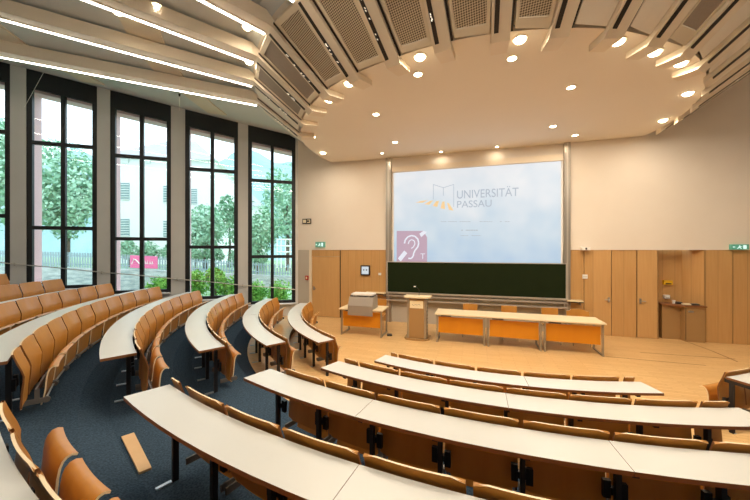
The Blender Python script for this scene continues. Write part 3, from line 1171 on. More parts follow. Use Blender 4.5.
# left block, counted from the window side
LBS = 'light brown folding seat, %s from the windows in the '
LD = [(-49.5, -95.6, 7), (-48.7, -93.2, 8), (-47.3, -91.2, 9), (-46.9, -87.4, 9), (-47.0, -86.2, 10), (-46.5, -84.0, 11), (-46, -82.8, 12), (-45.5, -81.6, 13)]
RN = ['front', 'second', 'third', 'fourth', 'fifth', 'sixth', 'seventh', 'last']
for k, (b, a, n) in enumerate(LD):
    nm = ['front curved white desk of the left block, nearest the wooden door', 'second curved white desk of the left block, counted from the stage',
          'third curved white desk of the left block with its end at the blue carpet', 'fourth curved white desk of the left block, wide end beside the aisle',
          'fifth curved desk of the left block, running to the picture\'s left edge', 'sixth curved desk of the left block, behind the brown seat backs at left',
          'seventh curved desk of the left block, a thin white strip at far left', 'rearmost curved desk of the left block at the far left edge'][k]
    pitch = degrees(0.607 / RD[k])
    end = a + 0.15
    n = int((b - end) / pitch + 0.12)
    rest = b - (end + n * pitch)
    fl = []
    if rest * pi / 180 * RD[k] > 0.12: fl = [(b - rest + 0.25, b - 0.15)]
    row(k, LBS + 'left block %s row' % RN[k], a, b, end, n, nm, fl, [end + pitch * 4] if n > 6 else [], sdir=1)
# right block: only the front row end shows
row(0, 'golden plywood folding seat, %s from the right aisle at right edge', 13.7, 27.0, 14.0, 2,
    'end of a white desk of the right block at the right edge', [])

# ------------------------------------------------------------------ front wall furniture
# steel columns, screen, chalkboard
def fbox(mb, s0, s1, z0, z1, o0, o1, m):
    """box on the front wall: o0..o1 metres in front of it"""
    q = [fpt(s0, 0, o0), fpt(s1, 0, o0), fpt(s1, 0, o1), fpt(s0, 0, o1)]
    mb.hexa([p + Vector((0, 0, z0)) for p in q], [p + Vector((0, 0, z1)) for p in q], m)
def fz(x, y, off=0.0):
    s_ = fs(x); p = fpt(s_, 0, off); return EYE - (y - 250) / F * wallY(x)
for xa, xb, lb in ((386.5, 391.5, 'tall steel column left of the projection screen'), (563.5, 569.5, 'tall steel column right of the projection screen')):
    mb = MB(); s0, s1 = fs(xa), fs(xb)
    base = fpt((s0 + s1) / 2, 0, .06)
    fbox(mb, s0, s1, 0.0, H0 - 0.01, 0.0, 0.10, 'steel')
    fbox(mb, s0 + (s1 - s0) * .38, s0 + (s1 - s0) * .62, 0.0, H0 - 0.02, 0.10, 0.104, 'alu')
    t = tag(mb.build('steel_column', origin=base), lb, 'column', 'steel columns beside the screen')
s0, s1 = fs(394.2), fs(560.5)
zb, zt = 2.02, 5.035
base = fpt((s0 + s1) / 2, zb, 0.05)
t = thing('projection_screen', 'large projection screen showing a pale blue university slide above the chalkboard', 'screen', base)
mb = MB(); fbox(mb, s0 - 0.05, s1 + 0.05, 5.04, 5.22, 0.02, 0.12, 'beam')
mb.build('screen_housing', t, origin=base)
mb = MB(); fbox(mb, s0 - .05, s1 + 0.05, zb - .02, zt + .01, 0.03, 0.045, 'white')
mb.build('screen_border', t, origin=base)
mb = MB()
W_ = s1 - s0
mb.face([fpt(s0, zb, .047), fpt(s1, zb, .047), fpt(s1, zt, .047), fpt(s0, zt, .047)], 'slide', [(0, 0), (W_, 0), (W_, 3), (0, 3)])
mb.build('screen_surface', t, origin=base, fix=False)
def spt(x, y, off=.05):   # slide point from image coords on the wall plane
    p = ray(x, y, wallY(x)); return p + FN * off
def sface(mb, pts, m, off=.05):
    mb.face([spt(x, y, off) for x, y in pts], m)
ang_f = atan2(FU.y, FU.x)
def text(body, x, y, size, m, parent, base, off=0.052, sx=1.0, name='slide_text', sp=1.0):
    cu = bpy.data.curves.new(name, 'FONT')
    cu.body = body; cu.size = size; cu.extrude = 0.0008
    cu.space_character = sp
    tmp = bpy.data.objects.new('tmp_text', cu)
    COL.objects.link(tmp)
    bpy.context.view_layer.update()
    me = bpy.data.meshes.new_from_object(tmp.evaluated_get(bpy.context.evaluated_depsgraph_get()))
    bpy.data.objects.remove(tmp)
    me.materials.clear()
    me.materials.append(M[m])
    o = bpy.data.objects.new(name, me)
    COL.objects.link(o)
    o.rotation_euler = (pi / 2, 0, ang_f)
    o.scale = (sx, 1, 1)
    o.location = spt(x, y, off) - base
    o.parent = parent
    return o
text('UNIVERSITÄT', 456.5, 198.9, 0.37, 'sl_txt', t, base, sx=0.82, sp=1.0)
text('PASSAU', 456.5, 208.0, 0.31, 'sl_txt', t, base, sx=1.0)
mb = MB()
# open book outline
def line(mb, x0, y0, x1, y1, wpx, m, off=.051):
    dx, dy = x1 - x0, y1 - y0; L = hypot(dx, dy); nx, ny = -dy / L * wpx / 2, dx / L * wpx / 2
    sface(mb, [(x0 + nx, y0 + ny), (x1 + nx, y1 + ny), (x1 - nx, y1 - ny), (x0 - nx, y0 - ny)], m, off)
for seg in ((433.5, 184.8, 433.5, 199.5), (433.5, 184.8, 443.5, 188), (443.5, 188, 453.8, 184.8), (453.8, 184.8, 453.8, 207), (443.5, 188, 443.5, 196)):
    line(mb, *seg, 0.5, 'sl_txt')
mb.build('slide_book_outline', t, origin=base, fix=False)
mb = MB()
for pts in ([(416, 202.8), (421, 201.2), (428, 200.4), (423, 202.9)], [(424.5, 204.4), (430.5, 201), (433.5, 200.6), (429.5, 205)],
            [(432.8, 206), (436.2, 201.4), (439.2, 201), (437.4, 207.2)], [(440.6, 208.4), (442.2, 202), (444.6, 201.6), (445.2, 209.4)],
            [(449, 210), (447, 203), (449, 203.4), (453.6, 210.8)]):
    sface(mb, pts, 'sl_ora', .0505)
mb.build('slide_furrows', t, origin=base, fix=False)
mb = MB()
rnd = random.Random(3)
for (xa, xb, y, dens) in ((441, 510, 221.7, .8), (461.5, 478, 230.3, .9), (456, 481, 235.7, .8)):
    x = xa
    while x < xb:
        L = 0.8 + 1.6 * rnd.random()
        if rnd.random() < dens: line(mb, x, y, min(x + L, xb), y, 0.42 if y != 230.3 else 0.8, 'sl_dark')
        x += L + 0.45
mb.build('slide_small_lines', t, origin=base, fix=False)
# hearing loop sign on the slide
mb = MB()
sface(mb, [(397, 262.3), (427.3, 262.3), (427.3, 237.5), (423.5, 231), (397, 231)], 'sl_mauve', .0495)
mb.build('slide_hearing_sign', t, origin=base, fix=False)
mb = MB()
def polyline(mb, pts, wpx, m, off=.052):
    for (a_, b_) in zip(pts, pts[1:]): line(mb, *a_, *b_, wpx, m, off)
ear = [(404.8, 243.5), (405.5, 240), (408, 237), (411.5, 235.6), (415, 236.2), (418, 239), (419, 243), (418, 247), (415.5, 250), (414, 253), (413.5, 256), (411.5, 258.5), (408.5, 258.3)]
polyline(mb, ear, 1.5, 'sl_ear')
polyline(mb, [(408.5, 244), (409.5, 241), (412, 239.6), (414.6, 241), (415.2, 244), (413.6, 247), (411.5, 248.5)], 1.0, 'sl_ear')
sface(mb, [(398.2, 258.3), (404.5, 250.4), (407.6, 253.2), (401, 261.6)], 'sl_ear', .052)
sface(mb, [(419.5, 233.8), (423.5, 231), (427.3, 232), (421.5, 237.2)], 'sl_ear', .052)
mb.build('slide_ear_symbol', t, origin=base, fix=False)
text('T', 420.6, 258.8, 0.26, 'sl_ear', t, base)

s0, s1 = fs(388.6), fs(564.5)
base = fpt((s0 + s1) / 2, 1.02, .1)
t = thing('chalkboard', 'long dark green chalkboard under the projection screen', 'board', base)
mb = MB(); fbox(mb, s0, s1, 1.03, 2.025, 0.11, 0.15, 'board'); mb.build('writing_surface', t, origin=base)
mb = MB()
fbox(mb, s0, s1, 2.02, 2.045, 0.105, 0.16, 'alu')
fbox(mb, s0 - .03, s0 + .005, 0.9, 2.045, 0.105, 0.16, 'alu'); fbox(mb, s1 - .005, s1 + .03, 0.9, 2.045, 0.105, 0.16, 'alu')
mb.build('board_frame', t, origin=base)
for i, (za, zb2, o1) in enumerate(((0.985, 1.03, 0.20), (0.885, 0.925, 0.22), (0.74, 0.785, 0.24))):
    mb = MB(); fbox(mb, s0 - .02, s1 + .02, za, zb2, 0.11, o1, 'alu')
    mb.build('chalk_rail', t, origin=base)
mb = MB()
for s_ in (s0 + .05, fs(469), s1 - .05): fbox(mb, s_ - .012, s_ + .012, 0.74, 1.0, 0.20, 0.212, 'alu')
mb.build('rail_strut', t, origin=base)
for xa, xb, lb in ((367, 387, 'small grey shelf on the wall left of the chalkboard'), (566, 581, 'small grey shelf on the wall right of the chalkboard')):
    mb = MB(); s0_, s1_ = fs(xa), fs(xb); b = fpt((s0_ + s1_) / 2, .95, .15)
    fbox(mb, s0_, s1_, 0.955, 0.985, 0.0, 0.24, 'tablewood'); fbox(mb, s0_ + .05, s0_ + .08, 0.85, .955, 0.0, 0.18, 'steel'); fbox(mb, s1_ - .08, s1_ - .05, 0.85, .955, 0.0, 0.18, 'steel')
    fbox(mb, s0_, s1_, 0.93, .955, 0.215, 0.24, 'dark')
    tag(mb.build('wall_shelf', origin=b), lb, 'shelf', 'shelves beside the chalkboard')

# signs and switches
def sign(name, xa, xb, ya, yb, th, lb, cat, m, marks, mm, group=None, frame=None):
    s0_, s1_ = fs(xa), fs(xb); za, zb_ = fz((xa + xb) / 2, yb), fz((xa + xb) / 2, ya)
    b = fpt((s0_ + s1_) / 2, za, 0.0)
    t = thing(name, lb, cat, b, group=group)
    mb = MB(); fbox(mb, s0_, s1_, za, zb_, 0.001, th, frame or m); mb.build('sign_box' if 'sign' in name else 'body', t, origin=b)
    if frame:
        g = 0.12 * (zb_ - za)
        mb = MB(); fbox(mb, s0_ + g, s1_ - g, za + g, zb_ - g, th, th + .003, m); mb.build('sign_face' if 'sign' in name else 'face', t, origin=b)
    if marks:
        mb = MB()
        W_, H_ = s1_ - s0_, zb_ - za
        for poly in marks:
            mb.face([fpt(s0_ + W_ * u, za + H_ * v, th + .005) for u, v in poly], mm)
        mb.build('pictogram', t, origin=b, fix=False)
    return t
run = [[(.42, .60), (.50, .60), (.50, .78), (.42, .78)], [(.36, .38), (.50, .34), (.54, .58), (.40, .60)], [(.50, .50), (.62, .56), (.60, .62), (.50, .58)],
       [(.28, .24), (.34, .16), (.47, .36), (.40, .42)], [(.46, .36), (.54, .34), (.58, .16), (.52, .14)], [(.66, .14), (.86, .14), (.86, .84), (.66, .84)],
       [(.08, .42), (.20, .42), (.20, .58), (.08, .58)], [(.04, .5), (.12, .34), (.12, .66)]]
sign('exit_sign', 316.5, 325.5, 242, 247.2, 0.09, 'green lit escape route sign on the wall above the left wooden door', 'sign', 'exit', run, 'exitwhite', 'lit escape signs')
sign('exit_sign', 729, 746, 244.4, 249.6, 0.09, 'green lit escape route sign above the brown panels at the right edge', 'sign', 'exit', run, 'exitwhite', 'lit escape signs')
sign('pictogram_sign', 302.8, 311.3, 218.8, 223.8, 0.03, 'unlit black and cream pictogram sign high beside the last window', 'sign', 'darkgrey',
     [[(.08, .18), (.44, .18), (.44, .82), (.08, .82)], [(.56, .18), (.92, .18), (.92, .34), (.56, .34)], [(.56, .66), (.92, .66), (.92, .82), (.56, .82)], [(.82, .34), (.92, .34), (.92, .66), (.82, .66)]], 'paper')
sign('fire_alarm_button', 305.8, 308.6, 275.6, 279.8, 0.05, 'small red alarm button beside the left wooden door', 'alarm button', 'red', [[(.25, .25), (.75, .25), (.75, .75), (.25, .75)]], 'paper')
sign('wall_display', 361, 370.2, 265.3, 275.2, 0.05, 'black framed wall display on the wooden panels left of the screen', 'display', 'disp',
     [[(.3, .48), (.42, .48), (.42, .6), (.3, .6)], [(.58, .48), (.72, .48), (.72, .6), (.58, .6)]], 'dark', frame='darkgrey')
sign('wall_socket', 378.5, 381.2, 272.8, 275.2, 0.02, 'small white socket plate between wall display and steel column', 'socket', 'white', None, None)
sign('wall_plate', 582.3, 587.3, 274.5, 278.6, 0.03, 'small white plate on the wooden panels right of the chalkboard', 'switch', 'white', [[(.1, .45), (.9, .45), (.9, .55), (.1, .55)]], 'panelgrey')
sign('wall_camera', 580, 588.5, 247.2, 250.2, 0.16, 'small white device sitting on the ledge right of the screen', 'device', 'white', [[(.4, .2), (.6, .2), (.6, .8), (.4, .8)]], 'darkgrey')
def niche_sign(name, xa, xb, ya, yb, lb, cat, m, m2):
    Yn = wallY((xa + xb) / 2) + 0.45
    p0 = ray(xa, yb, Yn); wd = (xb - xa) / F * Yn; ht = (yb - ya) / F * Yn
    s_ = (ray((xa + xb) / 2, 250, Yn) - F0).dot(FU)
    t = thing(name, lb, cat, fpt(s_, p0.z, -NB))
    b = t.location.copy()
    mb = MB(); fbox(mb, s_ - wd / 2, s_ + wd / 2, p0.z, p0.z + ht, -NB + .001, -NB + .09, m); mb.build('body', t, origin=b)
    mb = MB(); fbox(mb, s_ - wd / 3, s_ + wd / 3, p0.z + ht * .1, p0.z + ht * .35, -NB + .09, -NB + .093, m2); mb.build('slot', t, origin=b)
niche_sign('towel_dispenser', 661, 668, 279.8, 284, 'yellow box mounted in the wooden niche at the right', 'dispenser', 'yellow', 'darkgrey')
niche_sign('light_switch', 661.3, 665.5, 294.2, 297.6, 'small white switch below the yellow box in the niche', 'switch', 'white', 'panelgrey')

# niche cabinet with counter
s0, s1 = sNiche0 + 0.13, sNiche1 - 0.06
base = fpt((s0 + s1) / 2, 0, -.1)
t = thing('wall_cabinet', 'low wooden cabinet with a counter standing in the niche at right', 'cabinet', base)
mb = MB(); fbox(mb, s0, s1 - .3, 0.0, 0.925, -NB + .01, -0.12, 'veneer_door'); fbox(mb, s1 - .42, s1, 0.0, 0.925, -NB + .15, 0.07, 'veneer_door'); mb.build('body', t, origin=base)
mb = MB(); q = [fpt(s0 - .04, 0, -NB + .01), fpt(s1 + .02, 0, -NB + .15), fpt(s1 + .02, 0, 0.12), fpt(s1 - .46, 0, 0.11), fpt(s0 - .04, 0, -.09)]
i0 = len(mb.v)
mb.face([p + Vector((0, 0, .962)) for p in q], 'edge'); mb.face([p + Vector((0, 0, .925)) for p in q[::-1]], 'edge')
for i in range(5):
    a_, b_ = q[i], q[(i + 1) % 5]
    mb.face([a_ + Vector((0, 0, .925)), b_ + Vector((0, 0, .925)), b_ + Vector((0, 0, .962)), a_ + Vector((0, 0, .962))], 'edge')
mb.build('counter_top', t, origin=base)
mb = MB(); fbox(mb, s1 - .41, s1 - .40, 0.05, .9, 0.07, .075, 'dark'); fbox(mb, s0 + .42, s0 + .43, 0.05, .9, -.12, -.115, 'dark'); mb.build('door_gap', t, origin=base)
mb = MB(); fbox(mb, s1 - .36, s1 - .24, 0.78, .82, 0.07, .08, 'steel'); mb.build('lock_plate', t, origin=base)
rnd = random.Random(5)
for i, (u, m, sz, lb, nm) in enumerate(((0.36, 'white', (.09, .06, .07), 'small white cup left of the things on the niche counter', 'cup'),
                            (0.46, 'darkgrey', (.12, .08, .05), 'small dark device between cup and papers on the niche counter', 'device'),
                            (0.62, 'paper', (.20, .14, .03), 'flat stack of papers on the niche counter', 'paper_stack'),
                            (0.80, 'darkgrey', (.16, .10, .035), 'black flat box right of the papers on the niche counter', 'box'))):
    s_ = s0 + (s1 - s0) * u
    b = fpt(s_, .9625, -.2 + .06 * i)
    mb = MB()
    if nm == 'cup': mb.lathe([(.03, 0), (.042, .09), (.036, .09), (.028, .02)], b, m, 14)
    elif nm == 'paper_stack':
        for j in range(4): mb.box((-sz[0] / 2, -sz[1] / 2, j * .0072), (sz[0] / 2, sz[1] / 2, j * .0072 + .006), m, rot=ang_f + .1 * rnd.random(), at=b)
    else:
        mb.box((-sz[0] / 2, -sz[1] / 2, 0), (sz[0] / 2, sz[1] / 2, sz[2]), m, rot=ang_f, at=b)
        mb.box((-sz[0] / 2.6, -sz[1] / 2.6, sz[2]), (sz[0] / 2.6, sz[1] / 2.6, sz[2] + .012), 'greyarm', rot=ang_f, at=b)
    tag(mb.build(nm, origin=b), lb, nm.replace('_', ' '), 'things on the niche counter')

# lecture tables
def table(pl, wd, label, dep=0.66, group='lecture tables in front of the chalkboard'):
    """pl: plan point of the front left foot; runs along the front wall direction"""
    t = thing('lecture_table', label, 'table', (pl.x, pl.y, 0), ang_f, group)
    mb = MB(); mb.box((-.03, -.05, .735), (wd + .03, dep + .03, .765), 'tablewood', sides='birch'); mb.build('table_top', t)
    for x in (0.0, wd - 0.04):
        mb = MB()
        mb.box((x, 0, 0.0), (x + .04, dep, .035), 'steel'); mb.box((x, 0.02, .035), (x + .04, .06, .70), 'steel')
        mb.box((x, dep - .06, .035), (x + .04, dep - .02, .70), 'steel'); mb.box((x, 0, .70), (x + .04, dep, .735), 'steel')
        mb.build('side_frame', t)
    mb = MB(); mb.box((.055, .07, .245), (wd - .055, .09, .665), 'orange'); mb.build('modesty_panel', t)
    mb = MB(); mb.box((.04, .10, .69), (wd - .04, .13, .73), 'steel'); mb.box((.12, .08, .668), (.38, .36, .73), 'greyarm'); mb.build('cross_rail', t)
    return t
def gp(x, y, z=0.0):
    Y = F * (EYE - z) / (y - 250); return Vector(((x - 375) / F * Y, Y, 0))
T1 = gp(436, 342.0)
dirf = Vector((cos(ang_f), sin(ang_f), 0))
t3 = gp(604.5, 356.9)
ang_t = atan2((t3 - T1).y, (t3 - T1).x)
L3 = (t3 - T1).length
w1 = (L3 - 0.10) / 3
D_ = (t3 - T1).normalized()
for i, lb in enumerate(('pale topped lecture table with orange front, nearest the lectern', 'pale topped lecture table with orange front, middle of three', 'pale topped lecture table with orange front, rightmost of three')):
    o = table(T1 + D_ * i * (w1 + .05), w1, lb); o.rotation_euler = (0, 0, ang_t)
pl = gp(340.5, 334.6); pr_ = gp(381.5, 338.0)
o = table(pl, (pr_ - pl).length, 'separate small lecture table with orange front, left of the lectern, carrying a grey console')
ang_l = atan2((pr_ - pl).y, (pr_ - pl).x)
o.rotation_euler = (0, 0, ang_l)
# grey console on the left table
R_ = Matrix.Rotation(ang_l, 3, 'Z')
cw = 0.72; cx = 0.26
b = pl + R_ @ Vector((cx + cw / 2, .25, 0)); b.z = .766
t = thing('media_console', 'grey slanted media console on the left lecture table', 'console', b, ang_l)
mb = MB()
pr2 = [(-.34, -.10), (-.34, .02), (-.28, .10), (.16, .36), (.26, .36), (.30, .0)]
# side profile polygon (y,z) extruded in x ; hangs in front of the table edge
prof = [(-.335, -.17), (-.335, .10), (-.22, .33), (.18, .36), (.22, .0), (-.295, .0), (-.295, -.17)]
X0, X1 = -cw / 2, cw / 2
n0 = len(prof)
mb.face([(X0, y, z) for y, z in prof], 'consolegrey'); mb.face([(X1, y, z) for y, z in prof[::-1]], 'consolegrey')
for i in range(n0):
    a_, c_ = prof[i], prof[(i + 1) % n0]
    mb.face([(X0, a_[0], a_[1]), (X0, c_[0], c_[1]), (X1, c_[0], c_[1]), (X1, a_[0], a_[1])], 'consolegrey')
mb.build('cover', t)
mb = MB(); mb.box((X0 + .04, -.20, .375), (X1 - .04, .20, .42), 'white'); mb.build('lid', t)
mb = MB()
for s in (-1, 1): mb.box((s * (cw / 2 - .07) - .05, -.21, .335), (s * (cw / 2 - .07) + .05, .12, .375), 'darkgrey')
mb.build('corner_hinge', t)

# chairs behind the tables
def chair(p, rz, label, curved=False):
    t = thing('stage_chair', label, 'chair', p, rz, 'wooden chairs behind the lecture tables')
    mb = MB(); W2 = .26 if curved else .2
    rows = []
    for i in range(4):
        z = .60 + .27 * i / 3
        rows.append([(-W2 + 2 * W2 * j / 8, .20 + .03 * i / 3 - (.05 * (2 * j / 8 - 1) ** 2), z - (.05 if curved and i == 3 and abs(j - 4) > 2 else 0)) for j in range(9)])
    mb.shell(rows, .014, 'ply', 'birch', lambda i, j: Vector((0, -1, 0)))
    mb.build('backrest', t, smooth=True)
    mb = MB()
    rows = [[(-.20 + .4 * j / 4, -.20 + .4 * i / 4, .45 - (.03 if i == 0 else 0)) for j in range(5)] for i in range(5)]
    mb.shell(rows, -.014, 'ply', 'birch', lambda i, j: Vector((0, 0, 1)))
    mb.build('seat', t, smooth=True)
    for sx in (-1, 1):
        mb = MB(); mb.tube([(sx * .19, -.20, 0), (sx * .18, -.17, .43)], .011, 'steel'); mb.build('leg', t)
        mb = MB(); mb.tube([(sx * .20, .24, 0), (sx * .18, .17, .43), (sx * .17, .19, .70)], .011, 'steel'); mb.build('leg', t)
    return t
for x, yb, lb, cv in ((470, 344, 'wooden chair behind the table nearest the lectern', False), (509.5, 347.5, 'wooden chair behind the middle lecture table', False),
                      (551, 352, 'wooden chair behind the left half of the rightmost table', False), (579.5, 354, 'wooden chair with a wide orange back behind the rightmost table', True)):
    f_ = gp(x, yb)
    t_ = f_.length
    n_t = Vector((-sin(ang_t), cos(ang_t), 0))
    # go to 0.95 m behind the table front line along the ray
    d = Vector(((x - 375) / F, 1, 0))
    k_ = ((T1 - Vector((0, 0, 0))).dot(n_t) + (0.92 if not cv else 0.95)) / d.dot(n_t)
    chair(d * k_, ang_t, lb, cv)
d = Vector(((379 - 375) / F, 1, 0)); chair(d * 9.85, ang_t, 'wooden chair standing between the left table and the steel column')

# lectern
b = gp(419, 340.5); b = b + Vector((0, .25, 0))
t = thing('lectern', 'wooden lectern with grey metal sides in front of the chalkboard', 'lectern', b, ang_f)
mb = MB(); mb.box((-.20, -.22, .05), (.20, .18, 1.10), 'veneer_door'); mb.build('body', t)
for s in (-1, 1):
    mb = MB(); mb.box((s * .26 - .06 * (s > 0), -.20, .03), (s * .26 + .06 * (s < 0), .18, 1.12), 'steel'); mb.build('side_column', t)
mb = MB()
outl = [(-.34, -.16), (-.26, -.27), (0, -.31), (.26, -.27), (.34, -.16), (.34, .22), (-.34, .22)]
def prism(mb, o_, z0, z1, m, tilt=0):
    bt = [(x, y, z0 + tilt * y) for x, y in o_]; tp = [(x, y, z1 + tilt * y) for x, y in o_]
    mb.face(tp, m); mb.face(bt[::-1], m)
    for i in range(len(o_)):
        j = (i + 1) % len(o_); mb.face([bt[i], bt[j], tp[j], tp[i]], m)
prism(mb, outl, 0.0, .045, 'veneer_door'); mb.build('base_plate', t)
mb = MB(); prism(mb, [(x * 1.05, y) for x, y in outl], 1.13, 1.165, 'tablewood', -.02); mb.build('lectern_top', t)
mb = MB(); mb.box((-.18, -.232, .86), (.18, -.222, 1.06), 'paper')
for i in range(3): mb.tube([(-.12 + .08 * i, -.234, .97), (-.08 + .08 * i, -.234, .93 + .02 * i), (-.05 + .08 * i, -.234, .95)], .004, 'greyarm', 5)
mb.build('paper_notice', t)
mb = MB()
for i in range(9): mb.box((.27, -.16 + .0, .16 + .1 * i), (.275, -.06, .18 + .1 * i), 'darkgrey')
mb.build('vent_slots', t)
mb = MB(); mb.tube([(.02, .1, 1.16), (.03, .08, 1.3), (-.02, .0, 1.40), (-.06, -.04, 1.42)], .006, 'darkgrey', 6); mb.tube([(-.05, -.035, 1.42), (-.10, -.07, 1.425)], .014, 'white', 8)
mb.build('gooseneck_microphone', t)

# dark joint lines and an outlet in the stage floor
for (x0, y0, x1, y1) in ((606, 356.5, 655, 361), (655, 361, 706, 365.5), (640, 352.5, 735, 359), (686, 341.5, 712, 351), (712, 351, 738, 362)):
    a_, b_ = gp(x0, y0), gp(x1, y1); n__ = Vector((-(b_ - a_).y, (b_ - a_).x, 0)).normalized() * .012
    mb = MB(); mb.face([a_ - n__ + Vector((0, 0, .002)), b_ - n__ + Vector((0, 0, .002)), b_ + n__ + Vector((0, 0, .002)), a_ + n__ + Vector((0, 0, .002))], 'edge')
    tn[0] += 1; struct('trim_%d' % tn[0], mb, fix=False)
b = gp(389.5, 335.5)
mb = MB(); mb.box((-.07, -.07, 0), (.07, .07, .035), 'darkgrey', at=b); mb.box((-.04, -.04, .035), (.04, .04, .05), 'greyarm', at=b)
tag(mb.build('floor_socket', origin=b), 'small black socket box on the wooden floor left of the lectern', 'socket')

# loose wooden step plate on the carpet in the left aisle
c4 = [(121.3, 438.6), (134, 434.4), (151.6, 469.6), (139, 475)]
z = FZ[4] + 0.0
q = []
for x, y in c4:
    Y = F * (EYE - FZ[3]) / (y - 250); q.append(Vector(((x - 375) / F * Y, Y, FZ[3] + .002)))
mb = MB(); mb.hexa(q, [p + Vector((0, 0, .02)) for p in q], 'boardwood')
if (q[1] - q[0]).cross(q[2] - q[0]).z < 0: pass
tag(mb.build('wooden_plate', origin=q[0]), 'pale wooden board lying on the dark carpet of the left aisle', 'board')

# cable rail along the windows
mb = MB()
pts = []
for x, y in ((-8, 261), (17, 264), (60, 267.6), (103, 272), (140, 275), (178, 278.8), (210, 281.6), (243, 285), (270, 287), (296, 289.3)):
    t_ = (x - 375) / F; Y = 12.72 / (1 - 0.324 * t_)
    p = ray(x, y, Y) ; pts.append(p - WN * 0.10)
base = pts[4].copy()
t = thing('cable_rail', 'thin steel cable rail running along the windows from pillar to pillar', 'rail', base)
mb.tube(pts, 0.016, 'cable', 6); mb.build('cable', t, origin=base)
for x, y in ((17, 264), (103, 272), (178, 278.8), (243, 285)):
    t_ = (x - 375) / F; Y = 12.72 / (1 - 0.324 * t_); p = ray(x, y, Y)
    mb = MB(); mb.tube([p + WN * 0.01, p - WN * 0.12], 0.014, 'steel', 8); mb.tube([p - WN * .09 - Vector((0, 0, .05)), p - WN * .09 + Vector((0, 0, .03))], 0.018, 'steel', 8)
    mb.build('rail_bracket', t, origin=base)
# thin cords hanging under the sloping ceiling
pa = ceil_hit(43.5, 72); pa.z -= .02
mb = MB(); mb.tube([pa, ray(34, 90, 9.3 * .985), ray(24.5, 107, 9.2)], 0.006, 'white', 5)
tag(mb.build('window_cord', origin=pa), 'thin white cord slanting across the top of the second window', 'cord')
pa = ceil_hit(179.5, 94); pa.z -= 0.0
mb = MB(); mb.tube([pa, pa - Vector((0, 0, .5))], 0.005, 'white', 5); mb.lathe([(.02, -.07), (.03, 0)], pa, 'darkgrey', 10)
tag(mb.build('pull_cord', origin=pa), 'short pull cord hanging beside the top of the fourth window', 'cord')

# ------------------------------------------------------------------ outside
mb = MB()
def wgrid(s, o, z): return wpt(s, z, o)
mb.face([wpt(60, 0.05, .6), wpt(-30, 0.05, .6), wpt(-30, 0.05, 120), wpt(60, 0.05, 120)], 'grass')
struct('ground', mb, fix=False)
# hill
mb = MB()
rows = []
prof = [(-200, 150), (0, 158), (60, 150), (90, 146), (140, 158), (200, 150), (240, 146), (270, 152), (300, 158), (360, 170)]
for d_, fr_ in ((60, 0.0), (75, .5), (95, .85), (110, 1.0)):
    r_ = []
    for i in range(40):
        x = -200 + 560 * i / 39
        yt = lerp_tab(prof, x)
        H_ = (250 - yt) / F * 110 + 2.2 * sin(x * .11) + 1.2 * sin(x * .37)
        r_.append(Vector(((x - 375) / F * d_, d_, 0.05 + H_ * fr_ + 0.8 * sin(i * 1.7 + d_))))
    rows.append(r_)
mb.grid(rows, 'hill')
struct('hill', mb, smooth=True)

def foliage(name, c, rad, n, leaf, m, label, cat='tree', group=None, trunk=None, seed=1):
    rnd = random.Random(seed)
    c = Vector(c)
    base = Vector((c.x, c.y, trunk if trunk is not None else c.z - rad[2]))
    t = thing(name, label, cat, base, group=group)
    mb = MB()
    blobs = [(c, Vector(rad))]
    for _ in range(7):
        d = Vector((rnd.gauss(0, 1), rnd.gauss(0, 1), rnd.gauss(0, 1))).normalized()
        blobs.append((c + Vector((d.x * rad[0], d.y * rad[1], d.z * rad[2])) * .55, Vector(rad) * (.45 + .2 * rnd.random())))
    for _ in range(n):
        bc, br = rnd.choice(blobs)
        d = Vector((rnd.gauss(0, 1), rnd.gauss(0, 1), rnd.gauss(0, 1))).normalized()
        p = bc + Vector((d.x * br.x, d.y * br.y, d.z * br.z)) * (.75 + .3 * rnd.random())
        u = Vector((rnd.gauss(0, 1), rnd.gauss(0, 1), rnd.gauss(0, 1))).normalized(); v = u.cross(d + Vector((.1, .2, .3))).normalized()
        L = leaf * (.6 + .8 * rnd.random())
        mb.face([p - u * L * .5, p + v * L * .3, p + u * L * .5, p - v * L * .3], m)
    mb.build('foliage', t, origin=base, fix=False)
    mb = MB()
    mb.tube([base, (base + c) / 2 + Vector((.1, 0, 0)), c], [rad[0] * .09 + .02, rad[0] * .06 + .015, rad[0] * .03 + .01], 'bark', 7)
    mb.build('trunk', t, origin=base)
    return t
def at(x, y, Y): return ray(x, y, Y)
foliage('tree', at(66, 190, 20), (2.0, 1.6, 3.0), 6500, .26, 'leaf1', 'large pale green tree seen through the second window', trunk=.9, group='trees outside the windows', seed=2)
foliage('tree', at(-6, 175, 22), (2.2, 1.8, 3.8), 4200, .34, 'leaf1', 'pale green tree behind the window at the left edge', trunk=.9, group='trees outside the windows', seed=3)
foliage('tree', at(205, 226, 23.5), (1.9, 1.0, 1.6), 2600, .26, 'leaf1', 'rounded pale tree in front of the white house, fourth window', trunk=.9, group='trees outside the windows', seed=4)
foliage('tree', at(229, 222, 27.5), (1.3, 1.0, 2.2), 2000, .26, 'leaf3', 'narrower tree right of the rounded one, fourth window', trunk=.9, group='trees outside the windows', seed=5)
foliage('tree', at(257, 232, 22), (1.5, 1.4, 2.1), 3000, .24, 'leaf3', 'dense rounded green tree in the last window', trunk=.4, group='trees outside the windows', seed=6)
foliage('tree', at(287, 205, 27), (2.0, 1.6, 3.6), 3000, .30, 'leaf1', 'tall pale tree at the right side of the last window', trunk=.4, group='trees outside the windows', seed=7)
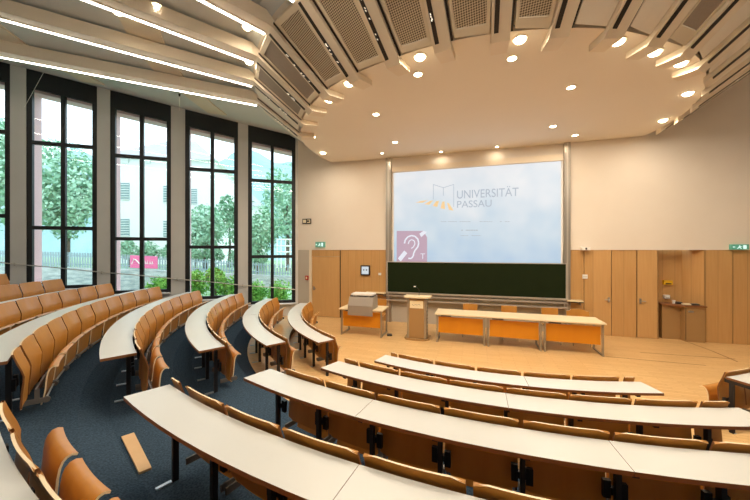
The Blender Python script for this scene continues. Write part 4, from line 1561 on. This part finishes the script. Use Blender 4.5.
BU = [(158, 287, 13.5, .5, .45, 'bright green bush at the foot of the third window'),
      (196, 285, 13.5, .5, .55, 'bright green bush left below the fourth window'),
      (214, 283, 13.2, .5, .62, 'bright green bush in the middle below the fourth window'),
      (232, 288, 13.8, .5, .55, 'bright green bush right below the fourth window'),
      (256, 292, 14.4, .45, .55, 'bright green bush left below the last window'),
      (281, 293, 14.0, .5, .62, 'bright green bush right below the last window')]
for i, (x, y, Y, r, h, lb) in enumerate(BU):
    foliage('bush', at(x, y, Y), (r, r, h), 1900, .11, 'leaf2', lb, 'bush', 'bushes below the windows', trunk=.06, seed=20 + i)
# stone wall, hedge, fence
def extline(knots):
    return [Vector(((x - 375) / F * Y, Y, z)) for x, Y, z in knots]
fk = [(-60, 17.0), (60, 17.5), (145, 18.5), (210, 19.5), (300, 21.0)]
ftop = [(-60, 249), (60, 252), (145, 255.5), (210, 260), (300, 265.5)]
fbot = [(-60, 265), (60, 268), (145, 270), (210, 273), (300, 277)]
def fence_pt(x):
    Y = lerp_tab(fk, x); zt_ = EYE - (lerp_tab(ftop, x) - 250) / F * Y; zb_ = EYE - (lerp_tab(fbot, x) - 250) / F * Y
    return Vector(((x - 375) / F * Y, Y, 0)), zt_, zb_
mb = MB()
xs = [-60 + 12 * i for i in range(31)]
prev = None
for x in xs:
    p, zt_, zb_ = fence_pt(x)
    cur = (p, zb_)
    if prev:
        a_, b_ = prev[0], p
        mb.hexa([Vector((a_.x, a_.y, 0)), Vector((b_.x, b_.y, 0)), Vector((b_.x + .1, b_.y + .5, 0)), Vector((a_.x + .1, a_.y + .5, 0))],
                [Vector((a_.x, a_.y, prev[1])), Vector((b_.x, b_.y, zb_)), Vector((b_.x + .1, b_.y + .5, zb_)), Vector((a_.x + .1, a_.y + .5, prev[1]))], 'stone')
    prev = cur
tag(mb.build('stone_wall', origin=fence_pt(100)[0], fix=True), 'pale stone garden wall beneath the picket fence outside', 'wall')
p0 = fence_pt(100)[0]
t = thing('picket_fence', 'grey blue picket fence along the street outside the windows', 'fence', p0)
mb = MB()
x = -40.0
while x < 300:
    p, zt_, zb_ = fence_pt(x)
    p = p + Vector((.03, .2, 0))
    mb.box((-.042, -.01, zb_ + .04), (.042, .01, zt_), 'picket', at=p)
    x += 2.7
mb.build('pickets', t, origin=p0)['kind'] = 'stuff'
mb = MB()
for k_ in (.25, .8):
    mb.tube([fence_pt(x)[0] + Vector((.03, .24, fence_pt(x)[2] + (fence_pt(x)[1] - fence_pt(x)[2]) * k_)) for x in xs], .03, 'picket', 4)
mb.build('fence_rail', t, origin=p0)
# pink banner on the fence
pa, za, zb_ = fence_pt(128.5); pb, zc, zd = fence_pt(156)
mb = MB(); mb.hexa([pa + Vector((0, .12, zb_ + .1)), pb + Vector((0, .12, zd + .1)), pb + Vector((0, .14, zd + .1)), pa + Vector((0, .14, zb_ + .1))],
                   [pa + Vector((0, .12, za - .02)), pb + Vector((0, .12, zc - .02)), pb + Vector((0, .14, zc - .02)), pa + Vector((0, .14, za - .02))], 'bannerpink')
t = thing('banner', 'pink banner with white marks tied to the picket fence', 'banner', pa)
mb.build('cloth', t, origin=pa)
mb = MB()
def bp(u, v): 
    p = pa.lerp(pb, u); z0_ = zb_ + .1 + (zd - zb_) * u; z1_ = za - .02 + (zc - za) * u
    return Vector((p.x, p.y + .112, z0_ + (z1_ - z0_) * v))
mb.tube([bp(.06, .3), bp(.14, .72), bp(.24, .6), bp(.34, .35), bp(.42, .4)], .035, 'white', 5)
for u in (.52, .60, .70, .78): mb.tube([bp(u, .35), bp(u + .03, .62), bp(u + .05, .35)], .02, 'white', 5)
mb.build('white_marks', t, origin=pa)
# hedge behind the fence: a line of countable clipped bushes
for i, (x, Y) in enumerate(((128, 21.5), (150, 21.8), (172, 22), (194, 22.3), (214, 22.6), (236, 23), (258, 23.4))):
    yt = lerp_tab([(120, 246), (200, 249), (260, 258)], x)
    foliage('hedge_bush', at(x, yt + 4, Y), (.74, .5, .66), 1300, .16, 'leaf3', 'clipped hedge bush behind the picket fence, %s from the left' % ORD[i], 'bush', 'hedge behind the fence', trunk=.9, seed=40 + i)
# terrace behind the wall
mb = MB()
prev = None
for x in xs:
    p, zt_, zb_ = fence_pt(x)
    far = Vector((p.x * 2.6, p.y * 2.6, zb_ - .04)); near = Vector((p.x + .02, p.y + .45, zb_ - .04))
    if prev: mb.face([prev[0], near, far, prev[1]], 'grass')
    prev = (near, far)
struct('terrace', mb, fix=False)
# white house with hipped tile roof
Yh = 27.0
def house(x0, x1, Y, dep, ye, yr, xr0, xr1, label, wins, over=.5):
    a_ = ray(x0, 250, Y); b_ = ray(x1, 250, Y + 1.5)
    ze = EYE + (250 - ye) / F * Y; zr = EYE + (250 - yr) / F * Y
    base = Vector((a_.x, a_.y, 0.9))
    t = thing('house', label, 'house', base)
    n = Vector((-(b_ - a_).y, (b_ - a_).x, 0)).normalized()
    c_, d_ = b_ + n * dep, a_ + n * dep
    mb = MB()
    mb.hexa([Vector((p.x, p.y, .6)) for p in (a_, b_, c_, d_)], [Vector((p.x, p.y, ze)) for p in (a_, b_, c_, d_)], 'housewhite')
    mb.build('walls', t, origin=base)
    mb = MB()
    e_ = (b_ - a_).normalized()
    q = [a_ - e_ * over - n * over, b_ + e_ * over - n * over, c_ + e_ * over + n * over, d_ - e_ * over + n * over]
    q = [Vector((p.x, p.y, ze - .05)) for p in q]
    L = (b_ - a_).length
    r0_ = a_ + e_ * L * xr0 + n * dep * .5; r1_ = a_ + e_ * L * xr1 + n * dep * .5
    r0_ = Vector((r0_.x, r0_.y, zr)); r1_ = Vector((r1_.x, r1_.y, zr))
    mb.face([q[0], q[1], r1_, r0_], 'rooftile'); mb.face([q[1], q[2], r1_], 'rooftile'); mb.face([q[2], q[3], r0_, r1_], 'rooftile'); mb.face([q[3], q[0], r0_], 'rooftile')
    mb.face(q[::-1], 'housewhite')
    mb.build('roof', t, origin=base)
    for (xa, xb, ya, yb) in wins:
        u0 = ray(xa, 250, Y); 
        def onw(x, y):
            d = Vector(((x - 375) / F, 1, 0)); nn = n
            k_ = a_.dot(nn) / d.dot(nn)
            return Vector((d.x * k_, d.y * k_, EYE + (250 - y) / F * k_))
        p00, p10, p11, p01 = onw(xa, yb), onw(xb, yb), onw(xb, ya), onw(xa, ya)
        mb = MB(); o_ = -n * .06
        mb.hexa([p00 + o_, p10 + o_, p10 + n * .05, p00 + n * .05], [p01 + o_, p11 + o_, p11 + n * .05, p01 + n * .05], 'shutter')
        wv = mb.build('window_shutter', t, origin=base)
        mb = MB()
        for i in range(7):
            f0 = (i + .2) / 7
            A_ = p00.lerp(p01, f0) + o_ * 1.3; B_ = p10.lerp(p11, f0) + o_ * 1.3
            mb.tube([A_, B_], .03, 'housewhite', 4)
        mb.build('slats', wv, origin=(0, 0, 0)).location = -base
        # children of a child inherit its zero transform
    return t
house(114, 213, 27, 9, 156, 120, .35, .62, 'white house with grey hipped roof and shuttered windows across the street',
      [(120.5, 129.5, 183, 200), (120.5, 129.5, 219, 236), (163.5, 170, 186, 203), (163.5, 170, 221, 238), (122, 129, 158.5, 163), (145, 151, 159, 163.5), (190.5, 197, 189, 204)])
house(213, 262, 40, 8, 205, 178, .2, .5, 'small pale house with grey roof further behind, right of the white house',
      [(219, 224, 212, 220), (236, 241, 214, 222)])
# white railing of a balcony seen through the last window
b = ray(277, 250, 19)
t = thing('garden_railing', 'white garden railing right in the last window', 'railing', b)
mb = MB(); Yb = 19.5
for y in (239.5, 246, 252): mb.tube([ray(277, y, Yb), ray(294, y, Yb)], .05, 'housewhite', 6)
mb.build('rail', t, origin=b)
mb = MB()
for x in (277, 281, 285.5, 290, 294): mb.tube([ray(x, 239, Yb), ray(x, 268, Yb)], .04, 'housewhite', 6)
mb.build('uprights', t, origin=b)
